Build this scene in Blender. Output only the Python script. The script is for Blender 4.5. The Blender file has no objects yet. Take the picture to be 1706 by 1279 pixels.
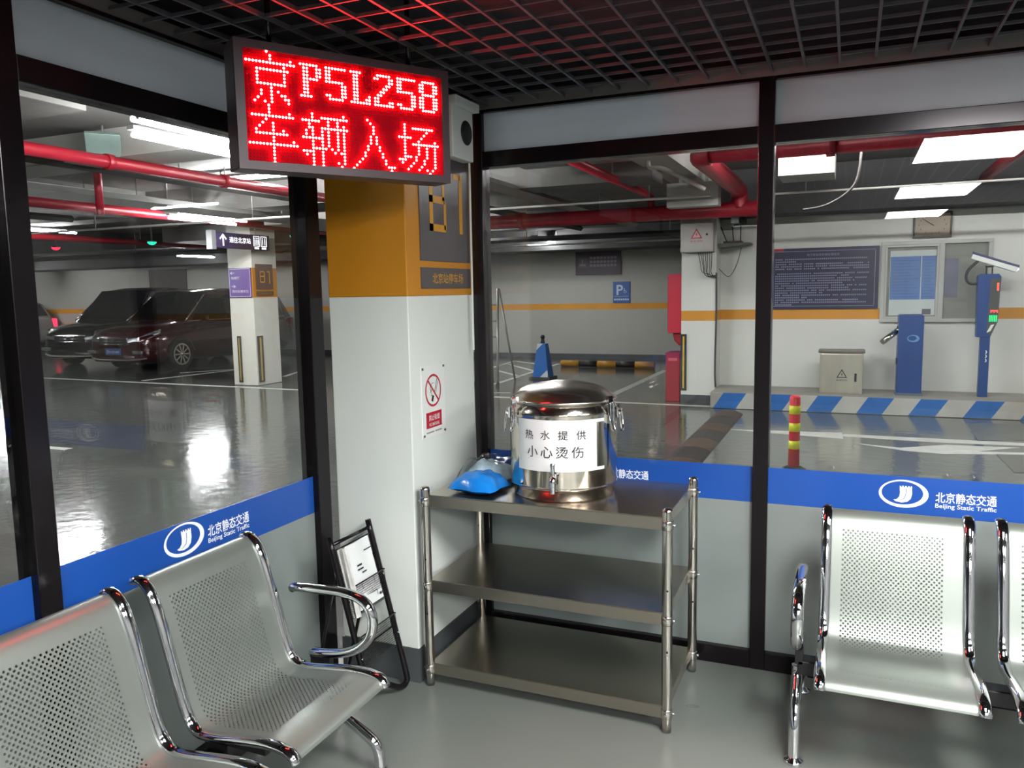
import bpy, math, random
from mathutils import Vector, Matrix
random.seed(7)
scene = bpy.context.scene
COL = scene.collection
# ------------------------------------------------------------------ camera
YAW, PIT, ROL, FPX = math.radians(23.141), math.radians(6.642), math.radians(-1.021), 1323.1
CW, CH, CAMZ = 1706, 1279, 1.55
FW = Vector((-math.sin(YAW)*math.cos(PIT), math.cos(YAW)*math.cos(PIT), -math.sin(PIT)))
R0 = Vector((math.cos(YAW), math.sin(YAW), 0)); U0 = R0.cross(FW)
RT = R0*math.cos(ROL)+U0*math.sin(ROL); UP = -R0*math.sin(ROL)+U0*math.cos(ROL)
CP = Vector((0, 0, CAMZ))
cam = bpy.data.cameras.new('camera'); cam.sensor_width = 36; cam.lens = FPX/CW*36
cam.clip_start = .05; cam.clip_end = 200
cam_o = bpy.data.objects.new('camera', cam); COL.objects.link(cam_o)
m3 = Matrix((RT, UP, -FW)).transposed()
cam_o.matrix_world = Matrix.Translation(CP) @ m3.to_4x4()
scene.camera = cam_o
# ------------------------------------------------------------------ world and exposure
w = bpy.data.worlds.new('world'); scene.world = w; w.use_nodes = True
w.node_tree.nodes['Background'].inputs[0].default_value = (.5, .55, .6, 1)
w.node_tree.nodes['Background'].inputs[1].default_value = .01
scene.view_settings.view_transform = 'Standard'; scene.view_settings.look = 'None'
scene.view_settings.exposure = 0.8; scene.view_settings.gamma = 1; scene.view_settings.use_curve_mapping = False
try:
    scene.cycles.use_denoising = True; scene.cycles.max_bounces = 10; scene.cycles.diffuse_bounces = 4
    scene.cycles.glossy_bounces = 5; scene.cycles.transparent_max_bounces = 24
    scene.cycles.sample_clamp_indirect = 6; scene.cycles.caustics_reflective = False
except Exception: pass
ROOM_LIGHT = 45.0      # emission of the room's ceiling panels
TUBE_LIGHT = 170.0      # emission of the garage tubes
LED_LIGHT = 90.0       # emission of the lit diodes

# ------------------------------------------------------------------ pixel -> place helpers
def ray(x, y): return FW + RT*((x-CW/2)/FPX) - UP*((y-CH/2)/FPX)
def onX(x, y, v): d = ray(x, y); return CP+d*(v/d.x)
def onY(x, y, v): d = ray(x, y); return CP+d*(v/d.y)
def onZ(x, y, v=0.): d = ray(x, y); return CP+d*((v-CAMZ)/d.z)

# ------------------------------------------------------------------ materials
def lin(c):
    r = []
    for v in c[:3]:
        v /= 255.; r.append(v/12.92 if v <= .04045 else ((v+.055)/1.055)**2.4)
    return (*r, 1)
MATS = {}
def M(name, col=(128,128,128), rough=.5, metal=0., var=.08, scale=6., bump=0., bscale=60., coat=0., aniso=None, spec=.5, rvar=0.):
    if name in MATS: return MATS[name]
    m = bpy.data.materials.new(name); m.use_nodes = True; MATS[name] = m
    nt = m.node_tree; b = nt.nodes['Principled BSDF']; L = nt.links.new
    tc = nt.nodes.new('ShaderNodeTexCoord')
    nz = nt.nodes.new('ShaderNodeTexNoise'); nz.inputs['Scale'].default_value = scale; nz.inputs['Detail'].default_value = 4
    src = tc.outputs['Object']
    if aniso:
        mp = nt.nodes.new('ShaderNodeMapping'); mp.inputs['Scale'].default_value = aniso; L(src, mp.inputs[0]); src = mp.outputs[0]
    L(src, nz.inputs['Vector'])
    c = lin(col); rp = nt.nodes.new('ShaderNodeValToRGB')
    rp.color_ramp.elements[0].position = .3; rp.color_ramp.elements[1].position = .7
    rp.color_ramp.elements[0].color = (*[x*(1-var) for x in c[:3]], 1)
    rp.color_ramp.elements[1].color = (*[min(1, x*(1+var)) for x in c[:3]], 1)
    L(nz.outputs['Fac'], rp.inputs[0]); L(rp.outputs[0], b.inputs['Base Color'])
    b.inputs['Roughness'].default_value = rough; b.inputs['Metallic'].default_value = metal
    b.inputs['Specular IOR Level'].default_value = spec
    b.inputs['Coat Weight'].default_value = coat; b.inputs['Coat Roughness'].default_value = .05
    if rvar:
        mr = nt.nodes.new('ShaderNodeMapRange'); mr.inputs['To Min'].default_value = max(0, rough-rvar); mr.inputs['To Max'].default_value = rough+rvar
        L(nz.outputs['Fac'], mr.inputs[0]); L(mr.outputs[0], b.inputs['Roughness'])
    if bump:
        n2 = nt.nodes.new('ShaderNodeTexNoise'); n2.inputs['Scale'].default_value = bscale; n2.inputs['Detail'].default_value = 3
        L(src, n2.inputs['Vector']); bp = nt.nodes.new('ShaderNodeBump'); bp.inputs['Strength'].default_value = bump
        bp.inputs['Distance'].default_value = .01; L(n2.outputs['Fac'], bp.inputs['Height']); L(bp.outputs[0], b.inputs['Normal'])
    return m
def EM(name, col, s):
    if name in MATS: return MATS[name]
    m = bpy.data.materials.new(name); m.use_nodes = True; MATS[name] = m; nt = m.node_tree
    nt.nodes.clear(); o = nt.nodes.new('ShaderNodeOutputMaterial'); e = nt.nodes.new('ShaderNodeEmission')
    e.inputs[0].default_value = (*col, 1); e.inputs[1].default_value = s; nt.links.new(e.outputs[0], o.inputs[0]); return m
def math_node(nt, op, a, b=None):
    n = nt.nodes.new('ShaderNodeMath'); n.operation = op
    for i, x in enumerate((a, b)):
        if x is None: continue
        if isinstance(x, (int, float)): n.inputs[i].default_value = x
        else: nt.links.new(x, n.inputs[i])
    return n.outputs[0]
def glass_mat(name, tint=(.96, .98, .97), f0=.043, rough=0.):
    m = bpy.data.materials.new(name); m.use_nodes = True; MATS[name] = m; nt = m.node_tree; nt.nodes.clear(); L = nt.links.new
    o = nt.nodes.new('ShaderNodeOutputMaterial'); t = nt.nodes.new('ShaderNodeBsdfTransparent'); t.inputs[0].default_value = (*tint, 1)
    g = nt.nodes.new('ShaderNodeBsdfGlossy'); g.inputs['Roughness'].default_value = rough
    ge = nt.nodes.new('ShaderNodeNewGeometry'); vm = nt.nodes.new('ShaderNodeVectorMath'); vm.operation = 'DOT_PRODUCT'
    L(ge.outputs['Incoming'], vm.inputs[0]); L(ge.outputs['Normal'], vm.inputs[1])
    c = math_node(nt, 'ABSOLUTE', vm.outputs['Value']); p5 = math_node(nt, 'POWER', math_node(nt, 'SUBTRACT', 1., c), 5.)
    fac = math_node(nt, 'ADD', math_node(nt, 'MULTIPLY', p5, 1-f0), f0)
    mx = nt.nodes.new('ShaderNodeMixShader'); L(fac, mx.inputs[0]); L(t.outputs[0], mx.inputs[1]); L(g.outputs[0], mx.inputs[2]); L(mx.outputs[0], o.inputs[0])
    return m
def film_mat(name, col, trans=.35):
    m = bpy.data.materials.new(name); m.use_nodes = True; MATS[name] = m; nt = m.node_tree; L = nt.links.new
    b = nt.nodes['Principled BSDF']; b.inputs['Base Color'].default_value = lin(col); b.inputs['Roughness'].default_value = .35
    nz = nt.nodes.new('ShaderNodeTexNoise'); nz.inputs['Scale'].default_value = 3; rp = nt.nodes.new('ShaderNodeValToRGB')
    c = lin(col); rp.color_ramp.elements[0].color = (c[0]*.9, c[1]*.9, c[2]*.9, 1); rp.color_ramp.elements[1].color = (c[0]*1.1, c[1]*1.1, c[2]*1.1, 1)
    L(nz.outputs['Fac'], rp.inputs[0]); L(rp.outputs[0], b.inputs['Base Color'])
    t = nt.nodes.new('ShaderNodeBsdfTranslucent'); L(rp.outputs[0], t.inputs[0])
    mx = nt.nodes.new('ShaderNodeMixShader'); mx.inputs[0].default_value = trans
    L(b.outputs[0], mx.inputs[1]); L(t.outputs[0], mx.inputs[2]); L(mx.outputs[0], nt.nodes['Material Output'].inputs[0]); return m
def perforated_mat(name, base, vmax):
    m = M(name, base, .38, .6, var=.04, scale=3); nt = m.node_tree; L = nt.links.new
    b = nt.nodes['Principled BSDF']; uv = nt.nodes.new('ShaderNodeUVMap'); uv.uv_map = 'UVMap'
    sp = nt.nodes.new('ShaderNodeSeparateXYZ'); L(uv.outputs[0], sp.inputs[0]); U, V = sp.outputs[0], sp.outputs[1]
    P, RS, R = .0150, .0084, .0033
    vr = math_node(nt, 'DIVIDE', V, RS); row = math_node(nt, 'FLOOR', vr)
    off = math_node(nt, 'MULTIPLY', math_node(nt, 'MODULO', row, 2.), .5)
    fu = math_node(nt, 'SUBTRACT', math_node(nt, 'FRACT', math_node(nt, 'ADD', math_node(nt, 'DIVIDE', U, P), off)), .5)
    fv = math_node(nt, 'SUBTRACT', math_node(nt, 'FRACT', vr), .5)
    a = math_node(nt, 'POWER', math_node(nt, 'MULTIPLY', fu, P), 2.); c = math_node(nt, 'POWER', math_node(nt, 'MULTIPLY', fv, RS), 2.)
    hole = math_node(nt, 'LESS_THAN', math_node(nt, 'ADD', a, c), R*R)
    for x, lo, hi in ((U, .055, .365), (V, .085, vmax)):
        hole = math_node(nt, 'MULTIPLY', hole, math_node(nt, 'GREATER_THAN', x, lo)); hole = math_node(nt, 'MULTIPLY', hole, math_node(nt, 'LESS_THAN', x, hi))
    t = nt.nodes.new('ShaderNodeBsdfTransparent'); mx = nt.nodes.new('ShaderNodeMixShader')
    L(hole, mx.inputs[0]); L(b.outputs[0], mx.inputs[1]); L(t.outputs[0], mx.inputs[2]); L(mx.outputs[0], nt.nodes['Material Output'].inputs[0])
    return m

# ------------------------------------------------------------------ mesh builder
_TXT = {}
def text_geo(body, bold=0.):
    k = (body, bold)
    if k in _TXT: return _TXT[k]
    cu = bpy.data.curves.new('t', 'FONT'); cu.body = body; cu.size = 1; cu.offset = bold; cu.resolution_u = 3
    o = bpy.data.objects.new('t', cu); COL.objects.link(o)
    dg = bpy.context.evaluated_depsgraph_get(); me = bpy.data.meshes.new_from_object(o.evaluated_get(dg))
    vs = [tuple(v.co) for v in me.vertices]; fs = [tuple(p.vertices) for p in me.polygons]
    bpy.data.objects.remove(o); bpy.data.curves.remove(cu); bpy.data.meshes.remove(me)
    x0, x1 = min(v[0] for v in vs), max(v[0] for v in vs); y0, y1 = min(v[1] for v in vs), max(v[1] for v in vs)
    vs = [((v[0]-(x0+x1)/2)/(x1-x0), (v[1]-(y0+y1)/2)/(y1-y0)) for v in vs]
    _TXT[k] = (vs, fs, (x1-x0)/(y1-y0)); return _TXT[k]
def smooth_path(pts, n=8):
    P = [Vector(p) for p in pts]; out = []
    for i in range(len(P)-1):
        a, b, c, d = P[max(i-1, 0)], P[i], P[i+1], P[min(i+2, len(P)-1)]
        for k in range(n):
            t = k/n
            out.append(.5*((2*b)+(c-a)*t+(2*a-5*b+4*c-d)*t*t+(3*b-a-3*c+d)*t**3))
    out.append(P[-1]); return out
class MB:
    def __init__(s): s.v = []; s.f = []; s.m = []; s.s = []; s.uv = None
    def add(s, vs, fs, m=0, sm=False):
        o = len(s.v); s.v += [tuple(v) for v in vs]
        for f in fs: s.f.append(tuple(i+o for i in f)); s.m.append(m); s.s.append(sm)
        return s
    def box(s, x0, x1, y0, y1, z0, z1, m=0):
        x0, x1 = min(x0, x1), max(x0, x1); y0, y1 = min(y0, y1), max(y0, y1); z0, z1 = min(z0, z1), max(z0, z1)
        return s.add([(x0,y0,z0),(x1,y0,z0),(x1,y1,z0),(x0,y1,z0),(x0,y0,z1),(x1,y0,z1),(x1,y1,z1),(x0,y1,z1)],
                     [(3,2,1,0),(4,5,6,7),(0,1,5,4),(1,2,6,5),(2,3,7,6),(3,0,4,7)], m)
    def obox(s, c, ax, m=0):   # centre and three half-axis vectors
        c = Vector(c); a, b, d = [Vector(x) for x in ax]
        vs = [c+a*i+b*j+d*k for k in (-1, 1) for (i, j) in ((-1,-1),(1,-1),(1,1),(-1,1))]
        fs = [(3,2,1,0),(4,5,6,7),(0,1,5,4),(1,2,6,5),(2,3,7,6),(3,0,4,7)]
        if a.cross(b).dot(d) < 0: fs = [f[::-1] for f in fs]
        return s.add(vs, fs, m)
    def prism(s, poly, fr, w0, w1, m=0):   # fr = (origin,u,v,n)
        o, u, v, n = [Vector(x) for x in fr]; N = len(poly)
        vs = [o+u*p[0]+v*p[1]+n*w0 for p in poly]+[o+u*p[0]+v*p[1]+n*w1 for p in poly]
        fs = [tuple(range(N))[::-1], tuple(range(N, 2*N))]+[(i, (i+1) % N, N+(i+1) % N, N+i) for i in range(N)]
        return s.add(vs, fs, m)
    def ring(s, o, u, v, n, ri, ro, w, N=40, m=0, sx=1., off=(0, 0), a0=0, a1=2*math.pi, rix=None):
        o, u, v, n = [Vector(x) for x in (o, u, v, n)]; vs = []; fs = []; full = abs(a1-a0-2*math.pi) < 1e-6
        K = N if full else N+1
        for i in range(K):
            a = a0+(a1-a0)*i/N; c, q = math.cos(a), math.sin(a)
            pi_ = o+u*((rix or ri)*sx*c+off[0])+v*(ri*q+off[1]); po = o+u*(ro*sx*c)+v*(ro*q)
            vs += [pi_+n*w, po+n*w]
        for i in range(N):
            j = (i+1) % K; fs.append((2*i, 2*i+1, 2*j+1, 2*j))
        return s.add(vs, fs, m)
    def tube(s, path, r, n=10, m=0, closed=False, caps=True, sc=(1, 1), ref=None):
        P = [Vector(p) for p in path]; K = len(P); vs = []; fs = []; nrm = None
        for i in range(K):
            if closed: t = P[(i+1) % K]-P[i-1]
            else: t = P[min(i+1, K-1)]-P[max(i-1, 0)]
            t.normalize()
            if ref is not None: nrm = Vector(ref)-t*Vector(ref).dot(t)
            elif nrm is None:
                nrm = t.orthogonal()
            else: nrm = nrm-t*nrm.dot(t)
            nrm.normalize(); bn = t.cross(nrm); rr = r[i] if isinstance(r, (list, tuple)) else r
            for k in range(n):
                a = 2*math.pi*(k+.5)/n; vs.append(P[i]+nrm*(math.cos(a)*rr*sc[0])+bn*(math.sin(a)*rr*sc[1]))
        for i in range(K if closed else K-1):
            j = (i+1) % K
            for k in range(n): q = (k+1) % n; fs.append((i*n+k, i*n+q, j*n+q, j*n+k))
        s.add(vs, fs, m, n > 4)
        if caps and not closed:
            o = len(s.v)-K*n
            s.f.append(tuple(o+k for k in range(n))[::-1]); s.m.append(m); s.s.append(False)
            s.f.append(tuple(o+(K-1)*n+k for k in range(n))); s.m.append(m); s.s.append(False)
        return s
    def cyl(s, a, b, r, n=16, m=0, r2=None): return s.tube([a, b], [r, r if r2 is None else r2], n, m)
    def lathe(s, prof, c=(0, 0, 0), n=40, m=0, axis='Z', sm=True):
        vs = []; fs = []; c = Vector(c); K = len(prof)
        for r, z in prof:
            for k in range(n):
                a = 2*math.pi*k/n; x, y = r*math.cos(a), r*math.sin(a)
                vs.append(c+(Vector((x, y, z)) if axis == 'Z' else Vector((z, x, y)) if axis == 'X' else Vector((y, z, x))))
        for i in range(K-1):
            for k in range(n): q = (k+1) % n; fs.append((i*n+k, i*n+q, (i+1)*n+q, (i+1)*n+k))
        if prof[0][0] > 1e-6: fs.append(tuple(range(n))[::-1])
        if prof[-1][0] > 1e-6: fs.append(tuple((K-1)*n+k for k in range(n)))
        return s.add(vs, fs, m, sm)
    def grid(s, rows, m=0, sm=True, flip=False):
        K = len(rows[0]); vs = [v for r in rows for v in r]; fs = []
        for i in range(len(rows)-1):
            for k in range(K-1):
                f = (i*K+k, i*K+k+1, (i+1)*K+k+1, (i+1)*K+k); fs.append(f[::-1] if flip else f)
        return s.add(vs, fs, m, sm)
    def text(s, body, h, o, u, v, m=0, wd=None, bold=0., mp=None):
        vs, fs, asp = text_geo(body, bold); o, u, v = Vector(o), Vector(u), Vector(v); wd = wd or h*asp
        if mp: pts = [mp(a*wd, b*h) for a, b in vs]
        else: pts = [o+u*(a*wd)+v*(b*h) for a, b in vs]
        return s.add(pts, fs, m)
    def build(s, name, mats, parent=None, at=None, bevel=0., world=False, seg=2, uv=None):
        if not isinstance(mats, (list, tuple)): mats = [mats]
        sh = Vector((0, 0, 0))
        if world and parent is not None: sh = Vector(parent['_org']) if '_org' in parent else parent.location.copy()
        elif at is not None: sh = Vector(at)
        me = bpy.data.meshes.new(name); me.from_pydata([tuple(Vector(v)-sh) for v in s.v], [], s.f)
        for mt in mats: me.materials.append(mt)
        me.polygons.foreach_set('material_index', s.m); me.polygons.foreach_set('use_smooth', s.s); me.update()
        if uv:
            l = me.uv_layers.new(name='UVMap')
            for lp in me.loops: l.data[lp.index].uv = uv[lp.vertex_index]
        o = bpy.data.objects.new(name, me); COL.objects.link(o)
        if parent is not None: o.parent = parent
        elif at is not None: o.location = sh
        if bevel:
            b = o.modifiers.new('bevel', 'BEVEL'); b.width = bevel; b.segments = seg; b.limit_method = 'ANGLE'; b.angle_limit = math.radians(40)
        return o
def split(mb):
    par = list(range(len(mb.v)))
    def fd(i):
        while par[i] != i: par[i] = par[par[i]]; i = par[i]
        return i
    for f in mb.f:
        for k in f[1:]: par[fd(f[0])] = fd(k)
    G_ = {}
    for i, f in enumerate(mb.f): G_.setdefault(fd(f[0]), []).append(i)
    out = []
    for ids in G_.values():
        n = MB(); mp = {}
        for i in ids:
            for k in mb.f[i]:
                if k not in mp: mp[k] = len(n.v); n.v.append(mb.v[k])
            n.f.append(tuple(mp[k] for k in mb.f[i])); n.m.append(mb.m[i]); n.s.append(mb.s[i])
        out.append(n)
    return out
def each(mb, name, mats, parent, **kw):      # every separate piece becomes a part of its own
    return [n.build(name, mats, parent, **kw) for n in split(mb)]
def each_sub(mb, name, mats, part, root):
    for n in split(mb):
        g = n.build(name, mats, None); g.parent = part; g.location = -root.location
def B(*a): return MB().box(*a)
def tag(o, label=None, cat=None, group=None, kind=None):
    if label: o['label'] = label
    if cat: o['category'] = cat
    if group: o['group'] = group
    if kind: o['kind'] = kind
    return o
def thing(name, label, cat, loc=(0, 0, 0), rz=0., group=None, kind=None):
    o = bpy.data.objects.new(name, None); COL.objects.link(o); o.empty_display_size = .05
    o.location = loc; o.rotation_euler = (0, 0, rz); return tag(o, label, cat, group, kind)
def struct(name, label=None, loc=(0, 0, 0)): return thing(name, label, None, loc, kind='structure')
def dup(o, parent=None):
    c = o.copy(); COL.objects.link(c); c.parent = parent
    for ch in o.children: dup(ch, c)
    return c
X, Y, Z = Vector((1, 0, 0)), Vector((0, 1, 0)), Vector((0, 0, 1))

# ------------------------------------------------------------------ palette
black_metal = M('black_aluminium', (30, 26, 29), .2, .5, .12, 4)
clear_glass = glass_mat('clear_glass')
frost = film_mat('frosted_film', (168, 177, 174), .5)
frost_top = film_mat('frosted_film_top', (190, 196, 200), .65)
blue_film = M('blue_film', (26, 76, 158), .35, 0, .04, 3)
white_print = M('white_print', (236, 240, 245), .5, 0, .02)
steel = M('brushed_steel', (192, 184, 172), .25, 1., .012, 4, aniso=(3, 160, 160))
steel_post = M('polished_steel', (200, 196, 188), .16, 1., .04, 5)
chrome = M('chrome', (225, 226, 228), .06, 1., .02, 5)
urn_steel = M('urn_steel', (205, 198, 186), .13, 1., .05, 4, aniso=(1, 1, 12), rvar=.04)
black_plastic = M('black_plastic', (22, 22, 24), .45, 0, .1)
white_paint = M('white_paint', (214, 220, 214), .55, 0, .03, 2, bump=.05, bscale=30)
yellow_paint = M('yellow_paint', (190, 126, 22), .5, 0, .05, 2)
skirt_grey = M('skirting_grey', (70, 74, 76), .45, 0, .1, 5)
dark_sign = M('dark_sign_panel', (72, 66, 68), .35, 0, .06, 4)
yellow_print = M('yellow_print', (212, 152, 40), .5, 0, .03)
sign_white = M('sign_white', (222, 226, 222), .4, 0, .02)
sign_red = M('sign_red', (176, 24, 46), .45, 0, .04)
paper = M('paper_white', (216, 220, 220), .7, 0, .02)
ink = M('ink_black', (28, 28, 30), .7, 0, .05)

XL, YR = -1.943, 3.248
ZC = 2.345
# ================================================================== ROOM SHELL
f = B(-2.02, 3.3, -4.6, 3.31, -.06, 0).build('floor', M('epoxy_floor', (106, 111, 106), .3, 0, .05, 1.6, bump=.02, bscale=8, rvar=.08), at=(0, 0, 0))
tag(f, 'grey epoxy floor of the waiting room', kind='structure')
# ceiling: open black grid below a dark void
ceil = struct('ceiling', 'black open grid ceiling of the waiting room', (0, 0, ZC))
void = M('ceiling_void', (40, 42, 48), .9, 0, .2, 3)
B(-2.02, 3.3, -4.6, 3.31, 2.50, 2.9).build('void_slab', void, ceil, world=True)
mb = MB(); mb.box(-2.02, -2.0, -4.6, 3.31, ZC, 2.50); mb.box(3.28, 3.3, -4.6, 3.31, ZC, 2.50); mb.box(-2.0, 3.28, 3.29, 3.31, ZC, 2.50); mb.box(-2.0, 3.28, -4.6, -4.58, ZC, 2.50)
mb.build('void_lining', void, ceil, world=True)
grid_m = M('grid_black', (84, 86, 92), .4, .3, .1, 6)
P = .117
bx = B(-.0045, .0045, -4.55, 3.24, 0, .013); xbar = None
k0 = int((-1.93+.18)/P)-1
x = -.18+k0*P
while x < 3.25:
    if x > -1.93:
        if xbar is None: xbar = bx.build('grid_bar', grid_m, ceil)
        else:
            c = xbar.copy(); COL.objects.link(c); xbar_n = c; c.parent = ceil
            c.location.x = x; x += P; continue
        xbar.location.x = x
    x += P
by = B(-1.93, 3.25, -.003, .003, .002, .012).build('grid_bar', grid_m, ceil)
y = 3.22-P
by.location.y = y
while y > -4.5:
    y -= P; c = by.copy(); COL.objects.link(c); c.parent = ceil; c.location.y = y
mb = MB(); mb.box(-1.96, 3.25, 3.215, 3.26, -.012, .03); mb.box(-1.965, -1.925, -4.55, 3.215, -.012, .03)
mb.build('edge_trim', M('edge_trim', (120, 120, 120), .4, .4, .05), ceil)

# glazed walls
def logo(mb, o, u, v, n, s=1.):
    mb.ring(o, u, v, n, .0535*s, .064*s, .0006, 56, 0, 1.58, off=(-.005*s, .0035*s))
    o = Vector(o)
    tw = [(-.016,.026),(-.016,.036),(-.011,.036),(-.011,.031),(-.006,.031),(-.006,.037),(.0,.037),(.0,.031),(.006,.031),(.006,.037),(.012,.037),(.012,.031),(.018,.031),(.018,.037),(.024,.037),(.024,.031),(.029,.031),(.029,.037),(.034,.037),(.034,.025),(.0355,0),(.03,-.022),(.016,-.036),(-.006,-.041),(-.03,-.037),(-.04,-.03),(-.026,-.026),(-.0165,-.014),(-.014,.003)]
    pts = [o+Vector(u)*(a*s)+Vector(v)*(b*s)+Vector(n)*.0006 for a, b in tw]
    c = len(mb.v); mb.v += [tuple(p) for p in pts]; mb.f.append(tuple(range(c, c+len(pts)))); mb.m.append(0); mb.s.append(False)
    ln = [(.0085,.024),(.011,.024),(.011,0),(.006,-.02),(-.008,-.03),(-.03,-.0345),(-.008,-.028),(.004,-.018),(.0085,0)]
    c = len(mb.v); mb.v += [tuple(o+Vector(u)*(a*s)+Vector(v)*(b*s)+Vector(n)*.0011) for a, b in ln]; mb.f.append(tuple(range(c, c+len(ln)))); mb.m.append(1); mb.s.append(False)
ZB0, ZB1, ZT0, ZT1 = .691, .837, 2.089, 2.156
def glazed(root, bays, mull, P0, axis, logos):
    """axis 'X': wall runs along X at y=P0 (room side -Y). axis 'Y': runs along Y at x=P0 (room side +X)."""
    def bx(a0, a1, d0, d1, z0, z1):       # d = distance from the glass towards the room
        return B(a0, a1, P0-d0, P0-d1, z0, z1) if axis == 'X' else B(P0+d0, P0+d1, a0, a1, z0, z1)
    u = X if axis == 'X' else Y; n = -Y if axis == 'X' else X
    for a0, a1 in mull: bx(a0, a1, -.05, .028, 0, ZC-.012).build('mullion', black_metal, root, world=True, bevel=.003)
    for i, (a0, a1) in enumerate(bays):
        bx(a0, a1, -.05, .028, 0, .075).build('bottom_rail', black_metal, root, world=True, bevel=.003)
        bx(a0, a1, -.05, .026, ZT0, ZT1).build('transom', black_metal, root, world=True, bevel=.003)
        bx(a0, a1, -.05, .026, ZC-.024, ZC-.012).build('top_rail', black_metal, root, world=True)
        bx(a0, a1, -.012, 0, .075, ZT0).build('glass_pane', clear_glass, root, world=True)
        bx(a0, a1, -.008, 0, ZT1, ZC-.024).build('frosted_panel', frost_top, root, world=True)
        bx(a0, a1, .0004, .0014, .075, ZB0).build('frosted_film', frost, root, world=True)
        bd = bx(a0, a1, .0004, .0016, ZB0, ZB1).build('blue_band', blue_film, root, world=True)
        for (j, lc, lz, tc) in logos:
            if j != i: continue
            o = (Vector((lc, P0, lz)) if axis == 'X' else Vector((P0, lc, lz)))+n*.0018
            mb = MB(); logo(mb, o, u, Z, n, .83); g = mb.build('emblem', [white_print, blue_film], None)
            g.parent = bd; g.location = -root.location
            o = (Vector((tc, P0, lz-.004)) if axis == 'X' else Vector((P0, tc, lz-.004)))+n*.0022
            mb = MB(); mb.text('北京静态交通', .040, o, u, Z, 0, .196, .012); mb.text('Beijing Static Traffic', .021, o-Z*.034, u, Z, 0, .196, .01)
            g = mb.build('lettering', white_print, None); g.parent = bd; g.location = -root.location
wf = struct('wall_front', 'black framed glass wall with blue band facing the barrier lane', (-.31, YR, 0))
lR = onY(1505, 822, YR); tR = onY(1609, 831, YR); tR1 = onY(1043, 787, YR); dl = tR.x-lR.x
glazed(wf, [(-1.50, -.343), (-.284, 1.05), (1.11, 2.3), (2.36, 3.22)], [(-1.56, -1.50), (-.343, -.284), (1.05, 1.11), (2.3, 2.36), (3.22, 3.28)], YR, 'X',
       [(1, lR.x, lR.z, tR.x), (0, tR1.x-dl, lR.z, tR1.x)])
wl = struct('wall_left', 'black framed glass wall with blue band facing the parked cars', (XL, 0, 0))
lL = onX(307, 903, XL); tL = onX(381, 876, XL)
glazed(wl, [(1.405, 2.52), (.21, 1.34), (-.985, .145), (-2.18, -1.05), (-4.55, -2.245)], [(2.52, 2.60), (1.34, 1.405), (.145, .21), (-1.05, -.985), (-2.245, -2.18)], XL, 'Y',
       [(0, lL.y, lR.z+.010, tL.y)])
rw = B(3.28, 3.4, -4.6, 3.31, 0, ZC).build('wall_right', M('plain_wall', (84, 86, 86), .7, 0, .03), at=(3.28, 0, 0)); tag(rw, 'plain pale wall closing the room', kind='structure')
rw = B(-2.0, 3.28, -4.7, -4.58, 0, ZC).build('wall_rear', MATS['plain_wall'], at=(0, -4.6, 0)); tag(rw, 'plain pale wall behind the camera', kind='structure')

# corner column
CX0, CX1, CY0, CY1 = -1.905, -1.546, 2.627, 3.19
mb = MB(); mb.box(CX0, CX1, CY0, CY1, 0.14, 1.539, 0); mb.box(CX0, CX1, CY0, CY1, 1.539, ZC, 1); mb.box(CX0, CX1, CY0, CY1, ZC, 2.50, 2)
co = mb.build('column', [white_paint, yellow_paint, void], at=(CX0, CY0, 0), bevel=.004)
tag(co, 'white square column with yellow upper part in the room corner', kind='structure')
sk = B(CX0-.004, CX1+.004, CY0-.004, CY1, 0, .14).build('baseboard_column', skirt_grey, at=(CX0, CY0, 0)); tag(sk, 'dark grey skirting round the corner column', kind='structure')

# ceiling light panels (they are what the front glass mirrors)
lamp = EM('panel_light', (1, .985, .97), ROOM_LIGHT); alu = M('aluminium', (190, 192, 194), .35, .9, .03)
for i, (x0, x1, y0, y1, lb) in enumerate([(.32, .92, .62, 1.62, 'white rectangular ceiling panel light nearest the front glass wall'), (.32, .92, -1.7, -.7, 'white rectangular ceiling panel light, second from the front glass wall'), (.32, .92, -4.05, -3.05, 'white rectangular ceiling panel light, third from the front glass wall'),
   (2.1, 2.7, .62, 1.62, 'white ceiling panel light of the far row, nearest the front glass wall'), (2.1, 2.7, -1.7, -.7, 'white ceiling panel light of the far row, second from the front glass wall'), (2.1, 2.7, -4.05, -3.05, 'white ceiling panel light of the far row, third from the front glass wall')]):
    t = thing('ceiling_light', lb, 'light', ((x0+x1)/2, (y0+y1)/2, ZC-.022), group='ceiling panel lights')
    mb = MB(); z0, z1 = ZC-.022, ZC-.001
    mb.box(x0, x1, y0, y0+.015, z0, z1); mb.box(x0, x1, y1-.015, y1, z0, z1); mb.box(x0, x0+.015, y0, y1, z0, z1); mb.box(x1-.015, x1, y0, y1, z0, z1); mb.box(x0, x1, y0, y1, z1-.003, z1)
    mb.build('frame', alu, t, world=True); B(x0+.015, x1-.015, y0+.015, y1-.015, z0+.004, z0+.008).build('diffuser', lamp, t, world=True)

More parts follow.
